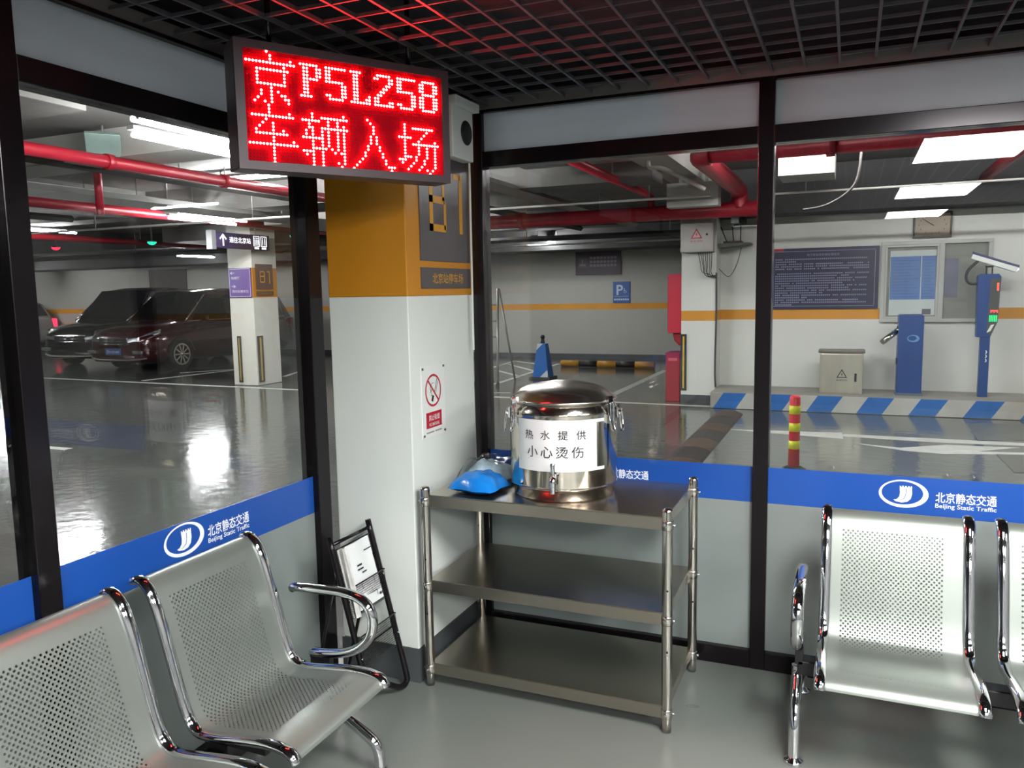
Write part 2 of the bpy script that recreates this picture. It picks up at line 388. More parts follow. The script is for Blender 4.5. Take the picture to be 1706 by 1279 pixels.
# ================================================================== ON THE COLUMN
FX = CX1    # right face of the column
t = thing('floor_level_sign', 'dark sign panel with yellow B1 on the yellow column beside the LED board', 'sign', (FX, 2.73, 1.676))
B(FX, FX+.004, 2.731, 3.166, 1.676, 2.12).build('panel', dark_sign, t, world=True)
mb = MB(); W = .028; xx = FX+.0042
def bar(y0, y1, z0, z1): mb.box(xx, xx+.001, y0, y1, z0, z1)
bar(2.81, 2.81+W, 1.795, 2.04); bar(2.81, 2.945, 1.795, 1.795+W); bar(2.81, 2.94, 1.907, 1.907+W); bar(2.81, 2.93, 2.04-W, 2.04)
bar(2.93, 2.95, 1.805, 1.915); bar(2.918, 2.938, 1.92, 2.03); bar(3.07, 3.07+W, 1.795, 2.04); bar(3.02, 3.08, 2.018, 2.04)
each(mb, 'letter_stroke', yellow_print, t, world=True)
t = thing('car_park_name_sign', 'narrow dark sign strip with yellow Chinese lettering below the B1 panel', 'sign', (FX, 2.73, 1.567))
B(FX, FX+.004, 2.731, 3.166, 1.567, 1.65).build('panel', dark_sign, t, world=True)
mb = MB(); mb.text('北京站停车场', .042, (FX+.0048, 2.955, 1.608), Y, Z, 0, .27, .004); mb.build('lettering', yellow_print, t, world=True)
# no smoking notice
t = thing('no_smoking_sign', 'white no smoking notice with red ring and red label on the column', 'sign', (FX, 2.80, .975))
B(FX, FX+.003, 2.709, 2.898, .975, 1.262).build('board', sign_white, t, world=True)
mb = MB(); o = Vector((FX+.0034, 2.80, 1.16)); mb.ring(o, Y, Z, X, .057, .066, 0, 48)
mb.obox(o, (X*.0004, (Y*.7-Z*.72)*.06, (Y*.72+Z*.7)*.0042)); mb.build('prohibition_ring', sign_red, t, world=True)
mb = MB(); o = Vector((FX+.0032, 2.80, 1.16))
mb.obox(o+Y*.022+Z*.018, (X*.0002, (Y*.35+Z*.9)*.03, (Y*.9-Z*.35)*.002)); mb.obox(o+Y*.031+Z*.012, (X*.0002, (Y*.35+Z*.9)*.026, (Y*.9-Z*.35)*.0012))
mb.obox(o-Y*.006-Z*.032, (X*.0002, (Y*.35+Z*.9)*.013, (Y*.9-Z*.35)*.008))
mb.tube(smooth_path([o+Y*a+Z*b for a, b in ((-.028,-.01),(-.02,.0),(-.026,.012),(-.012,.028),(.004,.03))], 4), .0012, 4); mb.tube(smooth_path([o+Y*a+Z*b for a, b in ((-.02,-.022),(-.012,-.012),(-.016,0),(-.006,.012))], 4), .0012, 4)
mb.build('cigarette_symbol', ink, t, world=True)
rl = B(FX+.003, FX+.0036, 2.737, 2.865, 1.010, 1.074).build('red_label', sign_red, t, world=True)
mb = MB(); mb.text('禁止吸烟', .024, (FX+.0041, 2.801, 1.051), Y, Z, 0, .088, .008); mb.text('NO SMOKING', .013, (FX+.0041, 2.801, 1.024), Y, Z, 0, .082, .008)
g = mb.build('lettering', sign_white, None); g.parent = rl; g.location = -t.location
mb = MB()
for i in range(16):
    if i != 8: mb.box(FX+.003, FX+.0034, 2.737+i*.008, 2.743+i*.008, .990, .996)
mb.build('fine_print', M('print_grey', (120, 122, 122), .6), t, world=True)
mb = MB()
for yy, zz in ((2.716, 1.252), (2.89, 1.252), (2.716, .985), (2.89, .985)): mb.cyl((FX+.003, yy, zz), (FX+.007, yy, zz), .005, 10)
each(mb, 'fixing_screw', M('screw_steel', (120, 118, 112), .35, .9), t, world=True)
# speaker box
t = thing('wall_speaker', 'off-white wall box with dark round grille behind the LED board', 'speaker', (FX, 3.05, 2.09))
B(FX, FX+.055, 2.93, 3.12, 2.095, 2.30).build('cabinet', sign_white, t, world=True, bevel=.006)
B(FX, FX+.075, 2.925, 3.145, 2.30, 2.335).build('mounting_plate', sign_white, t, world=True, bevel=.004)
mb = MB(); mb.lathe([(.002, 0), (.046, 0), (.05, .004), (.046, .008), (.002, .006)], (FX+.053, 3.05, 2.205), 28, axis='X'); mb.build('grille', black_plastic, t, world=True)
B(FX+.03, FX+.036, 3.118, 3.124, 1.3, 2.095).build('cable', sign_white, t, world=True)

# ================================================================== LED BOARD
TH = math.radians(32); LU = Vector((math.sin(TH), math.cos(TH), 0)); LN = Vector((math.cos(TH), -math.sin(TH), 0))
LO = Vector((-1.628, 1.846, 1.915))     # lower left front corner of the housing
LWD, LHT = .70, .362
def led(u, v, n=0): return LO+LU*u+Z*v+LN*n
t = thing('led_display_board', 'red LED board showing a plate number and two lines of Chinese', 'display', led(LWD/2, 0, -.04))
frame_m = M('led_housing', (72, 60, 64), .42, .3, .08); face_m = M('led_face', (186, 4, 24), .7, 0, .1, 30, spec=.05)
mb = MB(); mb.obox(led(LWD/2, LHT/2, -.047), (LU*LWD/2, Z*LHT/2, LN*.045)); mb.build('housing', frame_m, t, world=True, bevel=.004)
mb = MB()
for a, b in (((LWD/2, .012), (LWD/2, .012)), ((LWD/2, LHT-.012), (LWD/2, .012)), ((.013, LHT/2), (.013, LHT/2-.024)), ((LWD-.013, LHT/2), (.013, LHT/2-.024))):
    mb.obox(led(*a, .002), (LU*b[0], Z*b[1], LN*.004))
mb.build('front_frame', frame_m, t, world=True)
mb = MB(); mb.obox(led(LWD/2, LHT/2, -.001), (LU*(LWD/2-.026), Z*(LHT/2-.024), LN*.0015)); mb.build('dot_matrix_face', face_m, t, world=True)
mb = MB()
for u in (.12, .58): mb.cyl(led(u, LHT-.005, -.045), led(u, 2.505-LO.z, -.045), .008, 10)
each(mb, 'hanger', black_metal, t, world=True)
def rows(s):
    out = set()
    for r, part in enumerate(s.split('/')):
        for c in part.split(','):
            if not c: continue
            if '-' in c:
                a, b = c.split('-'); out |= {(r, k) for k in range(int(a), int(b)+1)}
            else: out.add((r, int(c)))
    return out
G = {'jing': '6/7/7,13/0-14/11/3-12/3,11/3,11/3,11/3-11/7/4,7,9/4,7,10,11/3,7,11,12/2,5,7,12/6',
 'che': '6/6,12/1-13/5/4,7/3,7/2,7,10/2-11/7/7,13/0-14/7/7/7/7/7',
 'liang': '3,13/3,6-14/0-5,8,11/2,8,11,13/2,3,6-14/1,3,6,8,11,13/1,3,6,8,11,13/0-6,8,11,13/3,6,8,11,13/3,6,8,11,13/3-7,9,11,13/0-3,6,10,12,13/1,3,6,13/3,6,13/3,6,11,13/3,6,12',
 'ru': '5/6/7/7/7/6,8/6,8/6,8/5,9/5,9/4,10/4,10/3,11/2,11/1,12-14/0,13',
 'chang': '2/2,5-12/2,10/2,9/0-4,8/2,7,13/2,5-14/2,7,10,13/2,7,10,13/2,7,10,13/2-4,6,10,13/0-2,6,9,13/1,5,9,13/4,8,13/3,7,10,12/11',
 'P': '//0-5/1,2,5,6/1,2,5,6/1,2,5,6/1-5/1,2/1,2/1,2/1,2/0-3', '5': '//0-6/0,1/0,1/0,1/0-5/5,6/5,6/5,6/0,1,5,6/1-5',
 'L': '//0-3/1,2/1,2/1,2/1,2/1,2/1,2/1,2,6/1,2,5,6/0-6', '2': '//1-5/0,1,5,6/5,6/4,5/3,4/2,3/1,2/0,1/0,1,5,6/0-6',
 '8': '//1-5/0,1,5,6/0,1,5,6/0,1,5,6/1-5/0,1,5,6/0,1,5,6/0,1,5,6/0,1,5,6/1-5'}
lit = set()
for g, r0, c0 in (('jing', 0, 0), ('P', 0, 16), ('5', 0, 24), ('L', 0, 32), ('2', 0, 40), ('5', 0, 48), ('8', 0, 56), ('che', 16, 0), ('liang', 16, 16), ('ru', 16, 32), ('chang', 16, 48)):
    lit |= {(r+r0, c+c0) for r, c in rows(G[g])}
a, b, c = MB(), MB(), MB()
def dome(mb, o, r, h, n, m=0):
    vs = [o+(LU*math.cos(2*math.pi*k/n)+Z*math.sin(2*math.pi*k/n))*r for k in range(n)]+[o+(LU*math.cos(2*math.pi*k/n)+Z*math.sin(2*math.pi*k/n))*r*.7+LN*h*.75 for k in range(n)]+[o+LN*h]
    fs = [(k, (k+1) % n, n+(k+1) % n, n+k) for k in range(n)]+[(n+k, n+(k+1) % n, 2*n) for k in range(n)]
    mb.add(vs, fs, m, True)
for r in range(32):
    for q in range(64):
        o = led(.03+.005+q*.01, LHT-.021-.005-r*.01, .0006)
        if (r, q) in lit:
            dome(a, o, .0038, .0046, 8)
            b.add([o+LN*.0002+(LU*math.cos(math.pi*k/5)+Z*math.sin(math.pi*k/5))*.0057 for k in range(10)], [tuple(range(10))], 0)
        else: dome(c, o, .0024, .0022, 5)
tag(a.build('lit_diodes', EM('led_lit', (1, .026, .025), LED_LIGHT), t, world=True), kind='stuff')
tag(b.build('diode_lenses', EM('led_lens_glow', (1, .001, .016), .55), t, world=True), kind='stuff')
tag(c.build('unlit_diodes', M('led_unlit', (120, 18, 34), .5, spec=.2), t, world=True), kind='stuff')

# ================================================================== STEEL RACK
RX0, RX1, RY0, RY1 = -1.50, -.556, 2.632, 3.115
t = thing('shelving_rack', 'three-tier stainless steel rack against the front glass wall', 'rack', ((RX0+RX1)/2, (RY0+RY1)/2, 0))
for zt in (.776, .436, .096):
    mb = MB(); x0, x1, y0, y1 = RX0+.006, RX1-.006, RY0-.006, RY1+.006; h = .047
    mb.box(x0, x1, y0, y1, zt-.003, zt); mb.box(x0, x1, y0, y0+.003, zt-h, zt-.003); mb.box(x0, x1, y1-.003, y1, zt-h, zt-.003)
    mb.box(x0, x0+.003, y0+.003, y1-.003, zt-h, zt-.003); mb.box(x1-.003, x1, y0+.003, y1-.003, zt-h, zt-.003)
    mb.box(x0+.003, x1-.003, y0+.003, y0+.015, zt-h, zt-h+.002); mb.box(x0+.2, x1-.2, (y0+y1)/2-.03, (y0+y1)/2+.03, zt-.025, zt-.003)
    mb.build('shelf', steel, t, world=True, bevel=.0025)
for (px, py) in ((RX0, RY0), (RX1, RY0), (RX0, RY1), (RX1, RY1)):
    mb = MB(); mb.lathe([(.012, 0), (.0165, .001), (.0165, .04), (.0185, .046), (.0185, .795), (.017, .803), (.011, .807), (.001, .808)], (px, py, 0), 24)
    p = mb.build('post', steel_post, t, world=True)
    mb = MB()
    for z in (.748, .41, .07): mb.lathe([(.0187, z-.017), (.0205, z-.014), (.0205, z+.014), (.0187, z+.017)], (px, py, 0), 24)
    each_sub(mb, 'collar', steel_post, p, t)
    mb = MB()
    sx = 1 if px == RX1 else -1; sy = -1 if py == RY0 else 1
    for z in (.748, .41, .07):
        mb.cyl((px, py+sy*.019, z), (px, py+sy*.027, z), .005, 8); mb.cyl((px+sx*.019, py, z), (px+sx*.027, py, z), .005, 8)
    each_sub(mb, 'bolt', chrome, p, t)
    mb = MB()
    for z in (.52, .30): mb.cyl((px+.004, py-.0183, z), (px+.004, py-.0192, z), .004, 8)
    each_sub(mb, 'adjustment_hole', black_plastic, p, t)

# ================================================================== HOT WATER URN
UX, UY, UZ, UR = -1.012, 2.868, .7765, .206
t = thing('hot_water_urn', 'round stainless steel hot water urn with paper notice on the rack', 'urn', (UX, UY, UZ))
vd = Vector((-UX, -UY, 0)).normalized(); va = math.atan2(vd.y, vd.x)     # bearing of the tap side
def ucyl(a, z, r): return Vector((UX+r*math.cos(va+a), UY+r*math.sin(va+a), UZ+z))
mb = MB(); mb.lathe([(.17, 0), (.192, .001), (.194, .006), (.194, .036), (.199, .04), (UR, .044), (UR, .05), (UR-.001, .052), (UR, .056), (UR, .318), (UR+.001, .322), (UR, .326), (UR-.004, .338), (UR-.012, .352), (UR-.018, .360)], (UX, UY, UZ), 72)
mb.build('body', urn_steel, t, world=True)
mb = MB(); mb.lathe([(UR-.02, .357), (UR-.004, .360), (UR-.001, .366), (UR-.004, .371), (UR-.012, .376), (UR-.022, .385), (UR-.042, .400), (UR-.075, .413), (UR-.12, .423), (.04, .4295), (.001, .431)], (UX, UY, UZ), 72)
mb.build('lid', M('lid_steel', (210, 205, 196), .24, 1., .04, 4), t, world=True)
for a in (-1.02, .95, 2.55, -2.6):
    mb = MB(); c = ucyl(a, .372, UR-.003); d = Vector((math.cos(va+a), math.sin(va+a), 0)); s_ = Vector((-d.y, d.x, 0))
    mb.obox(c+d*.006, (s_*.014, d*.006, Z*.012)); mb.obox(ucyl(a, .335, UR+.006), (s_*.012, d*.002, Z*.034))
    mb.obox(ucyl(a, .30, UR+.006), (s_*.014, d*.007, Z*.016)); 
    mb.tube(smooth_path([ucyl(a, .362, UR+.010)+s_*.009, ucyl(a, .325, UR+.015)+s_*.009, ucyl(a, .29, UR+.014)+s_*.009]), .002, 6); mb.tube(smooth_path([ucyl(a, .362, UR+.010)-s_*.009, ucyl(a, .325, UR+.015)-s_*.009, ucyl(a, .29, UR+.014)-s_*.009]), .002, 6)
    mb.tube(smooth_path([ucyl(a, .30, UR+.012)-s_*.012, ucyl(a, .262, UR+.02)-s_*.010, ucyl(a, .256, UR+.021), ucyl(a, .262, UR+.02)+s_*.010, ucyl(a, .30, UR+.012)+s_*.012]), .003, 6)
    mb.build('clasp', chrome, t, world=True)
for a in (-1.5, 1.42):
    mb = MB(); d = Vector((math.cos(va+a), math.sin(va+a), 0)); s_ = Vector((-d.y, d.x, 0))
    mb.obox(ucyl(a, .315, UR+.004), (s_*.03, d*.004, Z*.02))
    mb.tube([ucyl(a, .315, UR+.012)-s_*.045, ucyl(a, .315, UR+.012)+s_*.045], .006, 8)
    mb.tube(smooth_path([ucyl(a, .315, UR+.012)-s_*.045, ucyl(a, .275, UR+.018)-s_*.047, ucyl(a, .248, UR+.02)-s_*.035, ucyl(a, .243, UR+.021), ucyl(a, .248, UR+.02)+s_*.035, ucyl(a, .275, UR+.018)+s_*.047, ucyl(a, .315, UR+.012)+s_*.045]), .0045, 8)
    mb.build('carry_handle', chrome, t, world=True)
ta = -.16; d = Vector((math.cos(va+ta), math.sin(va+ta), 0)); s_ = Vector((-d.y, d.x, 0))
mb = MB(); mb.cyl(ucyl(ta, .105, UR-.002), ucyl(ta, .105, UR+.035), .010, 12); mb.lathe([(.016, 0), (.016, .006), (.011, .008)], ucyl(ta, .105, UR)-UZ*0*Z, 4)
mb.tube(smooth_path([ucyl(ta, .105, UR+.03), ucyl(ta, .098, UR+.048), ucyl(ta, .075, UR+.05), ucyl(ta, .05, UR+.05)]), [.012]*16+[.011]*9, 12)
mb.tube(smooth_path([ucyl(ta, .105, UR+.04), ucyl(ta, .125, UR+.046), ucyl(ta, .150, UR+.052), ucyl(ta, .158, UR+.05)]), [.007]*8+[.008]*8+[.009]*9, 10)
mb.build('tap', chrome, t, world=True)
# paper notice wrapped round the drum, with two tape strips
A0, A1, PZ0, PZ1 = -.93, .62, .118, .308
pr = UR+.0012; NP = 28
mb = MB(); mb.grid([[ucyl(A0+(A1-A0)*i/NP, z, pr+(.0008*math.sin(i*.7) if z > PZ0 else .0012)) for i in range(NP+1)] for z in (PZ0, (PZ0+PZ1)/2, PZ1)])
for z in (PZ0+.006, PZ1-.006): mb.grid([[ucyl(A1+.2*i/6-.02, z+h, pr+.0006) for i in range(7)] for h in (-.006, .006)])
pn = mb.build('paper_notice', paper, t, world=True); tag(pn, 'white paper notice taped to the urn')
amid = -.17
def each_char(mb):
    g = mb.build('printed_character', ink, None); g.parent = pn; g.location = -t.location
mpf = lambda zc: (lambda u, v: ucyl(amid+u/pr, zc+v, pr+.0022))
mb = MB()
for i, ch in enumerate('热水提供'): mb = MB(); mb.text(ch, .034, None or (0, 0, 0), X, Z, 0, .036, .002, (lambda u, v, i=i: ucyl(amid+(u+(i-1.5)*.066)/pr, .253+v, pr+.0022))); each_char(mb)
for i, ch in enumerate('小心烫伤'): mb = MB(); mb.text(ch, .042, (0, 0, 0), X, Z, 0, .045, .002, (lambda u, v, i=i: ucyl(amid+(u+(i-1.5)*.057)/pr, .190+v, pr+.0022))); each_char(mb)

# ================================================================== BLUE BAG
bag_blue = M('bag_blue', (22, 120, 205), .22, 0, .12, 9, coat=.4)
def pillow(cx, cy, cz, lx, ly, lz, seed, rz, n=14, pinch=.35):
    rr = random.Random(seed); ph = [rr.uniform(0, 6.28) for _ in range(6)]; rows_ = []
    top, bot = [], []
    for j in range(n+1):
        rt, rb = [], []
        for i in range(n+1):
            u, v = i/n*2-1, j/n*2-1
            e = max(0, (1-abs(u)**3.2))*max(0, (1-abs(v)**3.2)); hh = e**.5
            wob = .12*math.sin(3*u+ph[0])+.10*math.sin(5*v+ph[1])+.06*math.sin(9*u+7*v+ph[2])+.05*math.sin(15*u-6*v+ph[3])
            x, y = u*lx*(1+.05*math.sin(4*v+ph[4])), v*ly*(1+.06*math.sin(5*u+ph[5]))
            X_, Y_ = x*math.cos(rz)-y*math.sin(rz), x*math.sin(rz)+y*math.cos(rz)
            rt.append((cx+X_, cy+Y_, cz+lz*.25+lz*.75*hh*(1+wob))); rb.append((cx+X_, cy+Y_, cz+lz*.25*(1-hh)))
        top.append(rt); bot.append(rb)
    return top, bot
t = thing('plastic_bag', 'blue and clear plastic bag lying beside the urn', 'bag', (-1.335, 2.80, .7765))
top, bot = pillow(-1.318, 2.745, .7775, .095, .082, .072, 3, -.12); mb = MB(); mb.grid(top); mb.grid(bot, flip=True); mb.build('blue_pouch', bag_blue, t, world=True)
clear_film = glass_mat('clear_film', (.9, .93, .95), .09, .12)
top, bot = pillow(-1.335, 2.89, .7775, .098, .11, .105, 5, -.10); mb = MB(); mb.grid(top); mb.grid(bot, flip=True); mb.build('clear_wrapper', clear_film, t, world=True)
top, bot = pillow(-1.335, 2.90, .779, .088, .096, .08, 9, -.10); mb = MB(); mb.grid(top); mb.grid(bot, flip=True); mb.build('folded_contents', M('bag_print', (190, 214, 226), .4, 0, .35, 14), t, world=True)

# ================================================================== MAGAZINE STAND
t = thing('magazine_stand', 'black wire mesh magazine stand holding papers at the column foot', 'magazine stand', (-1.64, 2.44, 0))
bt = Vector((-1.575, 0, .012)); tp = Vector((-1.738, 0, .665)); sl = (tp-bt).normalized(); nn = Vector((sl.z, 0, -sl.x))   # nn faces +X
def ms(y, d, n=0): return bt+sl*d+Y*y+nn*n
HL = (tp-bt).length; ya, yb = 2.335, 2.588
mb = MB(); r = .05
mb.tube(smooth_path([ms(yb, HL), ms(yb, HL*.5), ms(yb, r*1.2), ms(yb-r*.25, r*.25), ms(yb-r*1.2, .012), ms((ya+yb)/2, .055), ms(ya+r*1.2, .10), ms(ya+r*.25, .128), ms(ya, .18), ms(ya, HL*.5), ms(ya, HL)], 5), .0118, 10)
mb.build('frame', black_metal, t, world=True)
mb = MB(); mb.tube([ms(ya, HL-.03), ms(yb, HL-.03)], .007, 8); mb.tube([ms(ya, .42), ms(yb, .42)], .004, 6); mb.tube([ms(ya, .24), ms(yb, .24)], .004, 6); each(mb, 'crossbar', black_metal, t, world=True)
mb = MB()
for yy in (ya+.01, yb-.01): mb.tube([ms(yy, HL*.8, -.008), Vector((-1.86, yy, .012))], .007, 8)
mb.tube([Vector((-1.86, ya+.01, .012)), Vector((-1.86, yb-.01, .012))], .007, 8); each(mb, 'rear_prop', black_metal, t, world=True)
def mesh_panel(d0, d1, n0, n1, nm):
    mb = MB(); K = 30; J = max(4, int((d1-d0)/.008))
    for i in range(K+1):
        y = ya+.008+(yb-ya-.016)*i/K; mb.tube([ms(y, d0, n0), ms(y, d1, n1)], .0008, 3)
    for j in range(J+1):
        f_ = j/J; mb.tube([ms(ya+.008, d0+(d1-d0)*f_, n0+(n1-n0)*f_), ms(yb-.008, d0+(d1-d0)*f_, n0+(n1-n0)*f_)], .0008, 3)
    o = mb.build(nm, black_metal, t, world=True)
    mb = MB(); mb.tube([ms(ya, d1, 0), ms(ya+.006, d1, n1), ms(yb-.006, d1, n1), ms(yb, d1, 0)], .003, 6); mb.build('pocket_rim', black_metal, t, world=True)
mesh_panel(.36, .47, .012, .024, 'mesh_pocket'); mesh_panel(.18, .29, .010, .024, 'mesh_pocket'); mesh_panel(.36, .62, .002, .002, 'mesh_back')
mb = MB()
for (yy, d) in ((yb, .45), (yb, .21), (ya, .45), (ya, .21)): mb.cyl(ms(yy, d, -.013), ms(yy, d, .014), .004, 8)
each(mb, 'screw', chrome, t, world=True)
s1 = thing('paper_sheet', 'printed white sheet with small diagrams in the magazine stand', 'paper', ms(2.45, .37, .02))
mb = MB(); mb.grid([[ms(2.384+.160*i/6, .372+.248*j/8, .018+.006*math.sin(i*.9)*(j/8)) for i in range(7)] for j in range(9)]); mb.build('sheet', paper, s1, world=True)
mb = MB()
for (y0, y1, d0, d1) in ((2.42, 2.45, .53, .537), (2.42, 2.455, .515, .521), (2.44, 2.47, .50, .505), (2.48, 2.53, .575, .579), (2.42, 2.50, .468, .470), (2.42, 2.422, .468, .445), (2.50, 2.502, .44, .468), (2.44, 2.50, .415, .417), (2.50, 2.503, .395, .417), (2.515, 2.525, .39, .40), (2.53, 2.54, .39, .40)):
    mb.add([ms(y0, d0, .0262), ms(y1, d0, .0262), ms(y1, d1, .0262), ms(y0, d1, .0262)], [(0, 1, 2, 3)])
tag(mb.build('printed_marks', ink, s1, world=True), kind='stuff')
s2 = thing('folded_newspaper', 'rolled grey newspaper standing at the side of the magazine stand', 'newspaper', ms(2.36, .36, .03))
mb = MB(); mb.grid([[ms(2.345+.03*i/6+.012*math.sin(i), .36+.26*j/6, .024+.012*math.sin(i*1.1+j*.2)) for i in range(7)] for j in range(7)]); mb.grid([[ms(2.345+.03*i/6, .36+.26*j/6, .012) for i in range(7)] for j in range(7)], flip=True)
mb.build('pages', M('newsprint', (190, 190, 186), .8, 0, .15, 40), s2, world=True)

# ================================================================== BENCHES
prof = [(0, .352), (.006, .366), (.03, .380), (.09, .386), (.18, .378), (.27, .366), (.32, .368), (.352, .392), (.374, .44), (.402, .54), (.432, .65), (.456, .722), (.478, .760), (.505, .776), (.528, .772)]
sp_ = smooth_path([(0, d, z) for d, z in prof], 5)
arc = [0.]
for i in range(1, len(sp_)): arc.append(arc[-1]+(sp_[i]-sp_[i-1]).length)
TOT = arc[-1]
seat_m = perforated_mat('perforated_steel', (136, 143, 137), TOT-.10)
SW, PITCH = .445, .525
def bench(root, arm_ends, leg_d, n=3):
    for i in range(n):
        x0 = i*PITCH; mb = MB(); uv = []; K = 10
        for off in (.0, -.003):
            rows_ = []
            for j, p in enumerate(sp_):
                tg = (sp_[min(j+1, len(sp_)-1)]-sp_[max(j-1, 0)]).normalized(); nr = Vector((0, -tg.z, tg.y))
                rows_.append([p+nr*off+X*(x0+.012+(SW-.024)*k/K) for k in range(K+1)]); uv += [(.012+(SW-.024)*k/K, arc[j]) for k in range(K+1)]
            mb.grid(rows_, flip=off < 0)
        se = mb.build('seat_shell', seat_m, root, uv=uv)
        for xs in (x0+.007, x0+SW-.007):
            mb = MB(); mb.tube([p+X*xs for p in sp_], .0135, 12, sc=(1.35, .95), ref=X); g = mb.build('side_rail', chrome, root)
        mb = MB()
        for xs in (x0+.05, x0+SW-.05): mb.box(xs-.02, xs+.02, .12, .36, .33, .358); mb.box(xs-.02, xs+.02, .25, .33, .30, .335)
        for n_ in (0, 1): xs = (x0+.05, x0+SW-.05)[n_]; q_ = MB(); q_.box(xs-.02, xs+.02, .12, .36, .331, .358); q_.box(xs-.02, xs+.02, .25, .33, .30, .335); q_.build('seat_bracket', black_plastic, root)
    L = (n-1)*PITCH+SW
    B(-.07, L+.07, .26, .32, .262, .312).build('beam', M('beam_black', (30, 30, 32), .4, .4), root, bevel=.004)
    for s, xe in ((-1, -.07), (1, L+.075)):
        mb = MB(); b0 = .29
        mb.tube(smooth_path([(xe, leg_d, .012), (xe, leg_d, .06), (xe, leg_d+.018, .10), (xe, leg_d+.07, .135), (xe, b0-.02, .20), (xe, b0, .265)] if leg_d < .13 else [(xe, leg_d, .012), (xe, leg_d, .07), (xe, leg_d+.012, .13), (xe, leg_d+.05, .20), (xe, b0-.01, .25), (xe, b0, .285)], 6), .0185, 12)
        rd = leg_d+.50
        mb.tube(smooth_path([(xe, rd, .012), (xe, rd, .06), (xe, rd-.018, .10), (xe, rd-.07, .14), (xe, b0+.03, .21), (xe, b0, .265)], 6), .0185, 12)
        lg = mb.build('leg_frame', chrome, root)
        mb = MB()
        for d in (leg_d, rd): mb.lathe([(.030, 0), (.032, .003), (.030, .010), (.020, .014), (.018, .022)], (xe, d, 0), 24)
        [setattr(n.build('foot_pad', chrome, None), 'parent', lg) for n in split(mb)]
    for xe in ([L+.075] if arm_ends == 'end' else [-.065]):
        pts = smooth_path([(xe, .405, .582), (xe, .385, .588), (xe, .30, .592), (xe, .21, .594), (xe, .15, .586), (xe, .108, .560), (xe, .092, .515), (xe, .105, .462), (xe, .145, .418), (xe, .21, .388), (xe, .29, .374), (xe, .335, .372)], 5)
        MB().tube(pts, .0165, 12, sc=(1.15, .95), ref=X).build('armrest', chrome, root)
        mb = MB(); mb.box(xe-.012, xe+.012, .26, .335, .30, .362); mb.build('armrest_bracket', black_plastic, root)
bl = thing('waiting_bench', 'perforated steel waiting bench along the glass wall facing the cars', 'bench', (-1.283, .485, 0), math.radians(90), 'perforated steel waiting benches')
bench(bl, 'end', .088)
br = thing('waiting_bench', 'perforated steel waiting bench right of the steel rack', 'bench', (-.062, 2.425, 0), 0, 'perforated steel waiting benches')
bench(br, 'start', .18)

# ================================================================== GARAGE SHELL
gfloor = M('garage_floor_paint', (78, 81, 78), .13, 0, .10, .35, bump=.28, bscale=8., rvar=.04)
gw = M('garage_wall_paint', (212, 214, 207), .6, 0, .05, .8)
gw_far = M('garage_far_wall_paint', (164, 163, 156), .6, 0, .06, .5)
orange = M('orange_stripe_paint', (205, 140, 36), .5, 0, .05, 3)
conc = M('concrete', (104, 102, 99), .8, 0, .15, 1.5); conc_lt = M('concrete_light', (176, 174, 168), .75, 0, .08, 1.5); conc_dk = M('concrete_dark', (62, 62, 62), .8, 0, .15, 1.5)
o = B(-34, 9, -6, 26, -.2, -.008).build('garage_floor', gfloor, at=(0, 0, 0)); tag(o, 'glossy grey painted floor of the car park', kind='structure')
o = B(-34, 9, -6, 26, 3.05, 3.25).build('garage_ceiling', conc, at=(0, 0, 3.05)); tag(o, 'bare concrete soffit of the car park', kind='structure')
def stripe_wall(name, label, x0, x1, y0, y1, z1, face, mat):
    mb = MB(); mb.box(x0, x1, y0, y1, .1, 1.112, 0); mb.box(x0, x1, y0, y1, 1.112, 1.248, 1); mb.box(x0, x1, y0, y1, 1.248, z1, 0); mb.box(x0-.005, x1+.005, y0-.005, y1+.005, -.008, .1, 2)
    return tag(mb.build(name, [mat, orange, skirt_grey], at=(x0, y0, 0)), label, kind='structure')
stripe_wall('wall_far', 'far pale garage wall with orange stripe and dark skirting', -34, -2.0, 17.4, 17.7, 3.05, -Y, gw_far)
stripe_wall('wall_booth', 'pale booth wall with orange stripe behind the barrier kerb', -1.67, 8.9, 11.3, 17.4, 3.05, -Y, gw)
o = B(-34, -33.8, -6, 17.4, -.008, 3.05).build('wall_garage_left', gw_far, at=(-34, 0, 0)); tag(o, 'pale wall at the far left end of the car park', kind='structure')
o = B(8.9, 9.1, -6, 17.4, -.008, 3.05).build('wall_garage_right', gw, at=(9, 0, 0)); tag(o, 'pale wall at the right end of the car park', kind='structure')
# column in front of the booth
o = stripe_wall('booth_column', 'white column with orange stripe beside the red hydrant cabinet', -2.13, -1.67, 10.9, 11.6, 3.05, -Y, gw)
